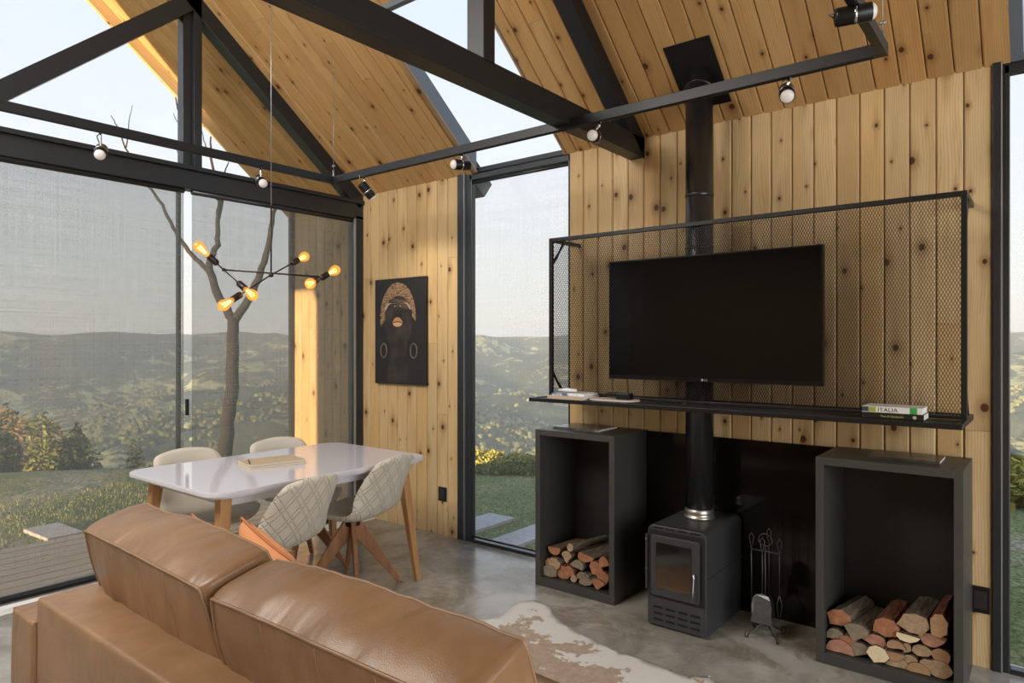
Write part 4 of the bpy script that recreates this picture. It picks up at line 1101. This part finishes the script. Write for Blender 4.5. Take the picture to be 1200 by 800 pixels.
LL = [(113, 395, 62, 82, 'round', 0, 'n', 'b', 'small brown log against left cabinet side, on the dark half log', 0),
      (138, 490, 118, 104, 'poly', 10, 'g', 'b', 'weathered brown log in the bottom left corner of left cabinet', 0),
      (196, 400, 104, 96, 'poly', 60, 't', 'g', 'tan split log above the bottom left log in left cabinet', 0),
      (258, 515, 118, 110, 'poly', 0, 'o', 'r', 'orange log second from left in the bottom row, left cabinet', 0),
      (305, 465, 86, 88, 'poly', 130, 'o', 'r', 'orange log tucked above the small round one, left cabinet', 0),
      (345, 562, 52, 62, 'round', 0, 't', 'b', 'smallest round tan log in the bottom row, left cabinet', 0),
      (380, 408, 108, 84, 'half', -20, 'g', 'g', 'grey half log in middle of left cabinet under the big barked log', 0),
      (415, 500, 108, 74, 'half', 5, 'g', 'g', 'grey half log with curved top in the centre bottom, left cabinet', 0),
      (438, 582, 108, 84, 'wedge', 200, 'g', 'g', 'grey wedge log at the bottom centre, left cabinet', 0),
      (515, 437, 112, 112, 'poly', 30, 'o', 'r', 'large orange log with corner up, right half of left cabinet', 0),
      (586, 385, 84, 100, 'half', 20, 'o', 'r', 'orange log touching the right side at top of left cabinet stack', 0),
      (572, 508, 100, 106, 'poly', 75, 'o', 'r', 'orange-brown log by the right side in left cabinet', 0),
      (543, 598, 106, 84, 'wedge', 0, 'o', 'b', 'brownish orange wedge at the bottom right, left cabinet', 0),
      (190, 305, 108, 76, 'half', 185, 'o', 'b', 'orange log with dark bark on top left of left cabinet stack', .8),
      (290, 352, 78, 96, 'wedge', 0, 't', 'b', 'tan wedge log pointing down in the upper row, left cabinet', .5),
      (322, 275, 52, 66, 'round', 0, 't', 'g', 'slim round log with grey bark on very top of left stack', 1.4),
      (424, 362, 132, 78, 'half', 160, 'o', 'g', 'widest orange log with grey bark on top of left stack', 1.2)]
logs(LL, 620, 600, 6.664, 3.315, (-2.382, -1.914), .052, 'split logs in the left cabinet')
RL = [(230, 500, 160, 116, 'half', 0, 'p', 'r', 'pink half log in the bottom left corner of right cabinet', 0),
      (210, 372, 110, 84, 'half', 10, 'g', 'g', 'grey half log touching left side of right cabinet', 0),
      (245, 262, 140, 120, 'poly', 20, 'o', 'g', 'topmost left log with orange face and pale bark, right cabinet', 1.0),
      (320, 448, 112, 128, 'poly', 35, 'o', 'b', 'orange-brown block standing between grey logs, right cabinet', 0),
      (402, 520, 130, 108, 'half', 30, 'g', 'g', 'grey half log in the bottom row beside the cream split log', 0),
      (378, 362, 132, 128, 'wedge', -10, 'g', 'g', 'grey-brown wedge pointing down in upper left, right cabinet', .8),
      (513, 425, 148, 104, 'half', -40, 'p', 'b', 'pink half log slanting above the cream split log', 0),
      (530, 555, 124, 124, 'poly', 40, 'c', 'b', 'pale cream split log in the bottom row, right cabinet', 0),
      (588, 328, 160, 138, 'poly', 0, 'o', 'r', 'large red-orange log in top middle of right cabinet', .3),
      (655, 448, 104, 74, 'half', 10, 'n', 'b', 'brown half log in centre of right cabinet, upper of two', 0),
      (640, 530, 120, 78, 'half', 180, 'n', 'g', 'brown half log in centre of right cabinet, lower of two', 0),
      (732, 478, 50, 76, 'poly', 20, 't', 'r', 'narrow tan splinter between brown half logs and small round logs', 0),
      (670, 624, 132, 90, 'half', 0, 't', 'b', 'tan half log in bottom row with a crack, right cabinet', 0),
      (757, 566, 84, 76, 'round', 0, 't', 'b', 'small round tan log above the bottom row, right cabinet', 0),
      (738, 400, 132, 66, 'half', 170, 'c', 'b', 'cream crescent log under the big greyish wedge', 0),
      (785, 300, 176, 150, 'poly', -15, 't', 'g', 'big greyish tan block in upper right, right cabinet', .4),
      (836, 500, 106, 84, 'round', 0, 't', 'b', 'round tan log under the large pink log, right cabinet', 0),
      (818, 655, 134, 92, 'half', 0, 'n', 'b', 'brown half log in the bottom row left of the last round log', 0),
      (880, 596, 84, 82, 'round', 0, 't', 'g', 'small round log with cracked end above the bottom right log', 0),
      (905, 425, 150, 116, 'half', 175, 'p', 'r', 'large pink log below the dark red one, right cabinet', 0),
      (962, 310, 104, 180, 'poly', 12, 'n', 'r', 'tall dark red barked log at top right, right cabinet', .2),
      (978, 548, 112, 146, 'half', -55, 'n', 'b', 'brown half log against right side of right cabinet', 0),
      (962, 690, 140, 128, 'round', 0, 't', 'b', 'large round tan log in the bottom right corner, right cabinet', 0)]
logs(RL, 940, 680, 6.0, 3.315, (-.799, -.308), .052, 'split logs in the right cabinet')

# ------------------------------------------------------------------ outdoors
M_deckw = plainwood('weathered_deck_wood', (.30, .27, .21), (.44, .39, .31), .7, (60, 2, 60))
mb = MB(); k = 0; x = GX-.07
while x > -6.0:
    mb.box(x-.120, x, YB-1.0, W-.03, -.10, -.07); x -= .143
struct(mb.build('deck', M_deckw, bevel=.003))
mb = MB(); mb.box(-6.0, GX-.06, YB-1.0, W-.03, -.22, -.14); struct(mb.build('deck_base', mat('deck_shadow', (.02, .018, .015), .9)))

def grass_mat():
    m = mat('lawn_and_hills', (.1, .15, .05), .95, spec=.1); g = G(m); o = g.obj()
    near = g.ramp(g.noise(o, .55, 6., .7), [(.32, (.20, .25, .09)), (.46, (.31, .35, .14)), (.54, (.42, .41, .22)), (.62, (.60, .53, .43))])
    fin = g.noise(o, 28., 4., .7); near = g.mix(g.ss(fin, .3, .75), (.08, .10, .04), near)
    d = g.vmath('LENGTH', g.vmath('MULTIPLY', o, (1, 1, 0)))
    bign = g.noise(o, .006, 5., .6); med = g.noise(o, .05, 4., .65); sm = g.noise(g.vmath('MULTIPLY', o, (1, 1, 2)), .16, 5., .8)
    forest = g.mix(g.ss(sm, .35, .65), (.045, .06, .036), (.115, .13, .07))
    field = g.mix(g.ss(med, .4, .6), (.30, .33, .14), (.44, .42, .20))
    far = g.mix(g.ss(g.math('ADD', g.math('MULTIPLY', bign, .6), g.math('MULTIPLY', med, .4)), .53, .57), forest, field)
    g.col(g.mix(g.ss(d, 16., 30.), near, far)); g.bump(g.math('ADD', g.math('MULTIPLY', fin, .03), g.math('MULTIPLY', sm, 1.)), .5, .6)
    return m
M_land = grass_mat()
def edge_r(ang):
    # distance of the lawn's edge: nearer beyond the tall window, farther beyond the gable
    c = math.cos(ang-2.25); return 12.5-4.3*max(0, c)**3
def ground(x, y):
    r = math.hypot(x, y); a = math.atan2(y, x); re = edge_r(a) if a > 0 else 14
    z = -.17-.012*max(0, r-6)+.03*noise.noise(Vector((x*.3, y*.3, 0)))
    if r > re:
        d = r-re; z -= .30*d*min(1, d/6) if d < 300 else 90+(d-300)*.05
        z = max(z, -95)
        t = min(1, max(0, (r-60)/300)); t = t*t*(3-2*t)
        z += t*(noise.fractal(Vector((x*.0022, y*.0022, 3)), .8, 2.1, 6)*62-abs(noise.noise(Vector((x*.0045, y*.0045, 6))))*40+14)
        far = min(1, max(0, (r-700)/1500)); far = far*far*(3-2*far)
        z += far*(118+12*noise.noise(Vector((x*.0013, y*.0013, 8))))
        z = min(z, 24+14*noise.noise(Vector((math.cos(a)*7, math.sin(a)*7, 2)))+5*noise.noise(Vector((math.cos(a)*26, math.sin(a)*26, 5))) if r > 900 else 1e9)
    return z
mb = MB(); NA = 300; rs = []
r = 4.2
while r < 4200: rs.append(r); r *= 1.036 if r > 20 else 1.03
vs = []
for r in rs:
    for k in range(NA):
        a = 2*PI*k/NA; vs.append(Vector((r*math.cos(a)-1.2, r*math.sin(a)+.8, 0)))
vs = [Vector((v.x, v.y, ground(v.x, v.y))) for v in vs]
fs = [(i*NA+k, i*NA+(k+1) % NA, (i+1)*NA+(k+1) % NA, (i+1)*NA+k) for i in range(len(rs)-1) for k in range(NA)]
mb.add(vs, fs, 0, smooth=True)
# inner disc
mb.add([Vector((-1.2, .8, -.25))]+vs[:NA], [(0, 1+k, 1+(k+1) % NA) for k in range(NA)])
struct(mb.build('ground', M_land, fix=True))

def slab(x, y, lx, ly_, rz, label):
    m = MB(); m.box(-lx/2, lx/2, -ly_/2, ly_/2, -.06, .0); o = m.build('paving_slab', M_slab, bevel=.006)
    o.location = (x, y, ground(x, y)+.03); o.rotation_euler = (0, 0, rz); tag(o, label, 'paving slab', 'grey paving slabs in the lawn')
M_slab = speckle('grey_paving_concrete', (.46, .44, .43), .85, .18, 14.)
slab(-6.65, 2.1, .50, .27, .05, 'grey paving slab in the grass beyond the deck, at left')
slab(-3.98, 4.46, .30, .82, .0, 'grey stepping slab outside the tall window, farther from the cabinet')
slab(-3.42, 4.46, .27, .82, .0, 'grey stepping slab outside the tall window, nearer the cabinet')

def bush(p, rad, hgt, n, leaf, label, cols, seed, group='shrubs beyond the lawn', name='shrub', cat='shrub'):
    rr = random.Random(seed); t = thing(name, label, cat, p, 0, group)
    m = MB()
    lobes = [(Vector((rr.uniform(-.6, .6)*rad, rr.uniform(-.6, .6)*rad, rr.uniform(.25, .75)*hgt)), rr.uniform(.35, .6)) for _ in range(9)]
    for i in range(n):
        c, k = rr.choice(lobes); d = Vector((rr.gauss(0, 1), rr.gauss(0, 1), rr.gauss(0, 1))).normalized()
        q = c+Vector((d.x*rad*k, d.y*rad*k, d.z*hgt*k*.6))*rr.uniform(.75, 1.05)
        if q.z < 0: q.z = rr.uniform(0, .3)*hgt
        a = Vector((rr.gauss(0, 1), rr.gauss(0, 1), rr.gauss(0, .6))).normalized(); b_ = a.cross(Vector((rr.gauss(0, 1), rr.gauss(0, 1), rr.gauss(0, 1)))).normalized()
        s = leaf*rr.uniform(.6, 1.3)
        m.add([q-a*s, q+b_*s*.45, q+a*s, q-b_*s*.45], [(0, 1, 2, 3)], 0, rnd=rr.random())
    m.build('foliage', cols, t, fix=False)
    m = MB()
    for c, k in lobes[:6]: m.tube([(0, 0, -.1), c*.5+Vector((0, 0, -.05)), c], [.035*rad, .022*rad, .008*rad], 6)
    m.build('stem', BK['b'], t)
    return t
def leafmat(name, a, b):
    m = mat(name, a, .7, spec=.2); g = G(m); r = g.n('ShaderNodeAttribute', attribute_name='rnd').outputs['Fac']; g.col(g.ramp(r, [(0., a), (1., b)]))
    return m
LY = leafmat('yellow_green_leaves', (.27, .27, .06), (.48, .43, .10)); LG = leafmat('olive_leaves', (.13, .15, .045), (.30, .30, .09)); LD = leafmat('dark_green_leaves', (.035, .055, .018), (.09, .11, .035)); LA = leafmat('russet_leaves', (.18, .12, .045), (.32, .24, .09))
def bush_at(u, vtop, t, rad, n, leaf, label, cm, seed, **k):
    p = at(u, vtop, t); zt = p.z; p.z = ground(p.x, p.y)-.1; return bush(p, rad, max(.3, (zt-p.z)/1.02), n, leaf, label, cm, seed, **k)
bush_at(573, 551, 9.6, .50, 4200, .035, 'yellow-green shrub outside the tall window, at left', LY, 1)
bush_at(600, 556, 8.6, .42, 4200, .03, 'olive shrub outside the tall window beside the yellow one', LG, 2)
bush_at(626, 541, 9.0, .46, 4200, .035, 'yellow-green shrub half hidden by the left cabinet', LY, 3)
bush_at(1210, 535, 7.2, .9, 5200, .05, 'bright yellow shrub outside the right edge window', LY, 4)
bush_at(28, 455, 17.5, 1.0, 4200, .08, 'russet bush at the left edge beyond the lawn', LA, 7)
bush_at(66, 478, 16.5, .7, 3600, .07, 'olive bush right of the russet one beyond the lawn', LG, 8)
bush_at(96, 484, 15.0, .45, 2600, .06, 'dark bush rightmost of the group beyond the lawn', LD, 9)
bush_at(-25, 470, 14.0, .7, 3600, .07, 'dark green bush cut by the left edge of view', LD, 10)
bush_at(160, 502, 13, .22, 700, .04, 'low small bush alone on the lawn edge', LD, 12)

# woodland covering the valley sides (uncountable crowns)
rr = random.Random(11); m = MB(); ico = [(0,0,1)]+[(math.cos(2*PI*k/5)*.894, math.sin(2*PI*k/5)*.894, .447) for k in range(5)]+[(math.cos(2*PI*(k+.5)/5)*.894, math.sin(2*PI*(k+.5)/5)*.894, -.447) for k in range(5)]
icf = [(0, 1+k, 1+(k+1) % 5) for k in range(5)]+[(1+k, 6+k, 1+(k+1) % 5) for k in range(5)]+[(1+(k+1) % 5, 6+k, 6+(k+1) % 5) for k in range(5)]
cnt = 0
while cnt < 24000:
    a = math.radians(rr.uniform(84, 179)); r = 34*math.exp(rr.random()**.75*math.log(1100/34)); x, y = r*math.cos(a), r*math.sin(a)
    if noise.noise(Vector((x*.009, y*.009, 4)))+.6*noise.noise(Vector((x*.03, y*.03, 1))) < (.02 if r > 70 else -.2): continue
    sz = rr.uniform(1.1, 2.6)*(1+r/1400); z = ground(x, y); q = rr.random(); vs = []
    for p in ico: k = rr.uniform(.6, 1.3); vs.append((x+p[0]*sz*k, y+p[1]*sz*k, z+sz*.5+p[2]*sz*k*.85))
    m.add(vs, icf, 0, rnd=q, smooth=True); cnt += 1
M_wd = leafmat('woodland_crowns', (.07, .09, .04), (.28, .28, .11))
o = m.build('woodland', M_wd, fix=False); o['kind'] = 'stuff'; o['label'] = 'dense green woodland covering the valley sides'; o['category'] = 'woodland'

# bare tree
T = 10.6; tr_ = thing('bare_tree', 'leafless grey tree standing on the lawn behind the pendant lamp', 'tree', at(268, 528, T))
base = Vector(tr_.location); 
def tp(l): return [at(u, v, T+dt)-base for u, v, dt in l]
M_tb = barkmat('grey_brown_tree_bark', (.018, .016, .015), (.060, .052, .046))
def wob(pts, k=.02, seed=0):
    out = []; rr = random.Random(seed)
    for i in range(len(pts)-1):
        for f in range(4):
            q = pts[i].lerp(pts[i+1], f/4); out.append(q+Vector((rr.uniform(-k, k), rr.uniform(-k, k), 0)))
    out.append(pts[-1]); return out
def br_(l, r0, r1, nm='branch', seed=1, k=.012):
    p = wob(tp(l), k, seed); n_ = len(p); m = MB(); m.tube(p, [r0+(r1-r0)*i/(n_-1) for i in range(n_)], 8); m.build(nm, M_tb, tr_)
br_([(262, 545, 0), (267, 494, 0), (272, 454, 0), (273, 400, 0), (274, 372, 0)], .115, .085, 'trunk', 1, .014)
br_([(274, 376, 0), (257, 350, 0), (245, 317, 0), (248, 300, 0), (255, 287, .1), (254, 260, .2), (257, 235, .2), (247, 187, .3), (247, 160, .3)], .075, .012, seed=2)
br_([(274, 376, 0), (290, 354, 0), (302, 327, -.2), (312, 300, -.3), (317, 267, -.4), (322, 245, -.4), (322, 215, -.5)], .075, .02, seed=3)
br_([(245, 317, 0), (230, 304, .3), (213, 284, .5), (203, 267, .6), (190, 240, .8), (173, 217, .9), (158, 192, 1), (147, 173, 1), (137, 147, 1.1), (130, 135, 1.1)], .04, .006, seed=4)
br_([(147, 173, 1), (150, 150, 1), (155, 123, 1)], .012, .004, seed=5)
br_([(257, 235, .2), (238, 218, 0), (228, 205, 0)], .025, .01, seed=6)
br_([(255, 265, .2), (262, 230, .3), (262, 205, .3), (268, 190, .3)], .028, .008, seed=7)
br_([(228, 215, .2), (213, 187, 0), (207, 175, 0)], .012, .005, seed=8)
br_([(247, 187, .3), (240, 168, .3), (236, 150, .3)], .012, .004, seed=9)
br_([(213, 150, 0), (207, 120, 0), (200, 93, 0), (197, 80, 0)], .014, .006, seed=10)
br_([(213, 187, 0), (216, 165, 0), (213, 150, 0), (203, 133, 0)], .014, .005, seed=11)
p = at(10, 478, 14.2); p.z = ground(p.x, p.y)-.1
t = thing('fence_post', 'thin leaning wooden post at the far left of the lawn', 'post', p)
m = MB(); m.tube([(0, 0, 0), Vector((-.33, -.1, 1.45))], [.06, .045], 8); m.build('shaft', M_tb, t)

# grass blades by the deck and windows (uncountable)
rr = random.Random(3); m = MB()
for i in range(16000):
    if rr.random() < .5: x = rr.uniform(-8.5, -6.05); y = rr.uniform(.0, 5.5)
    else: x = rr.uniform(-6.0, -2.2); y = rr.uniform(W+.25, 8.3)
    z = ground(x, y); hh = rr.uniform(.015, .04); a = rr.uniform(0, 2*PI); dx, dy = math.cos(a)*.004, math.sin(a)*.004
    m.add([(x-dx, y-dy, z-.01), (x+dx, y+dy, z-.01), (x+rr.uniform(-.02, .02), y+rr.uniform(-.02, .02), z+hh)], [(0, 1, 2)], 0, rnd=rr.random())
o = m.build('grass', leafmat('grass_blades', (.24, .26, .08), (.50, .48, .20)), fix=False); o['kind'] = 'stuff'; o['label'] = 'short green grass outside the windows'; o['category'] = 'grass'

# valley haze: thin air over the hills
HZ = D.materials.new('valley_haze'); HZ.use_nodes = True; g = G(HZ); g.t.nodes.clear()
vs_ = g.n('ShaderNodeVolumePrincipled', {'Color': (.74, .87, 1, 1), 'Density': .00036, 'Anisotropy': .1})
g.t.links.new(vs_.outputs[0], g.n('ShaderNodeOutputMaterial').inputs['Volume'])
mb = MB(); mb.box(-4300, 1500, 25, 4300, -200, 90); mb.box(-4300, -25, -3500, 24.9, -200, 90)
o = mb.build('haze', HZ, fix=False); o['kind'] = 'stuff'; o['label'] = 'pale haze over the far hills'; o['category'] = 'haze'
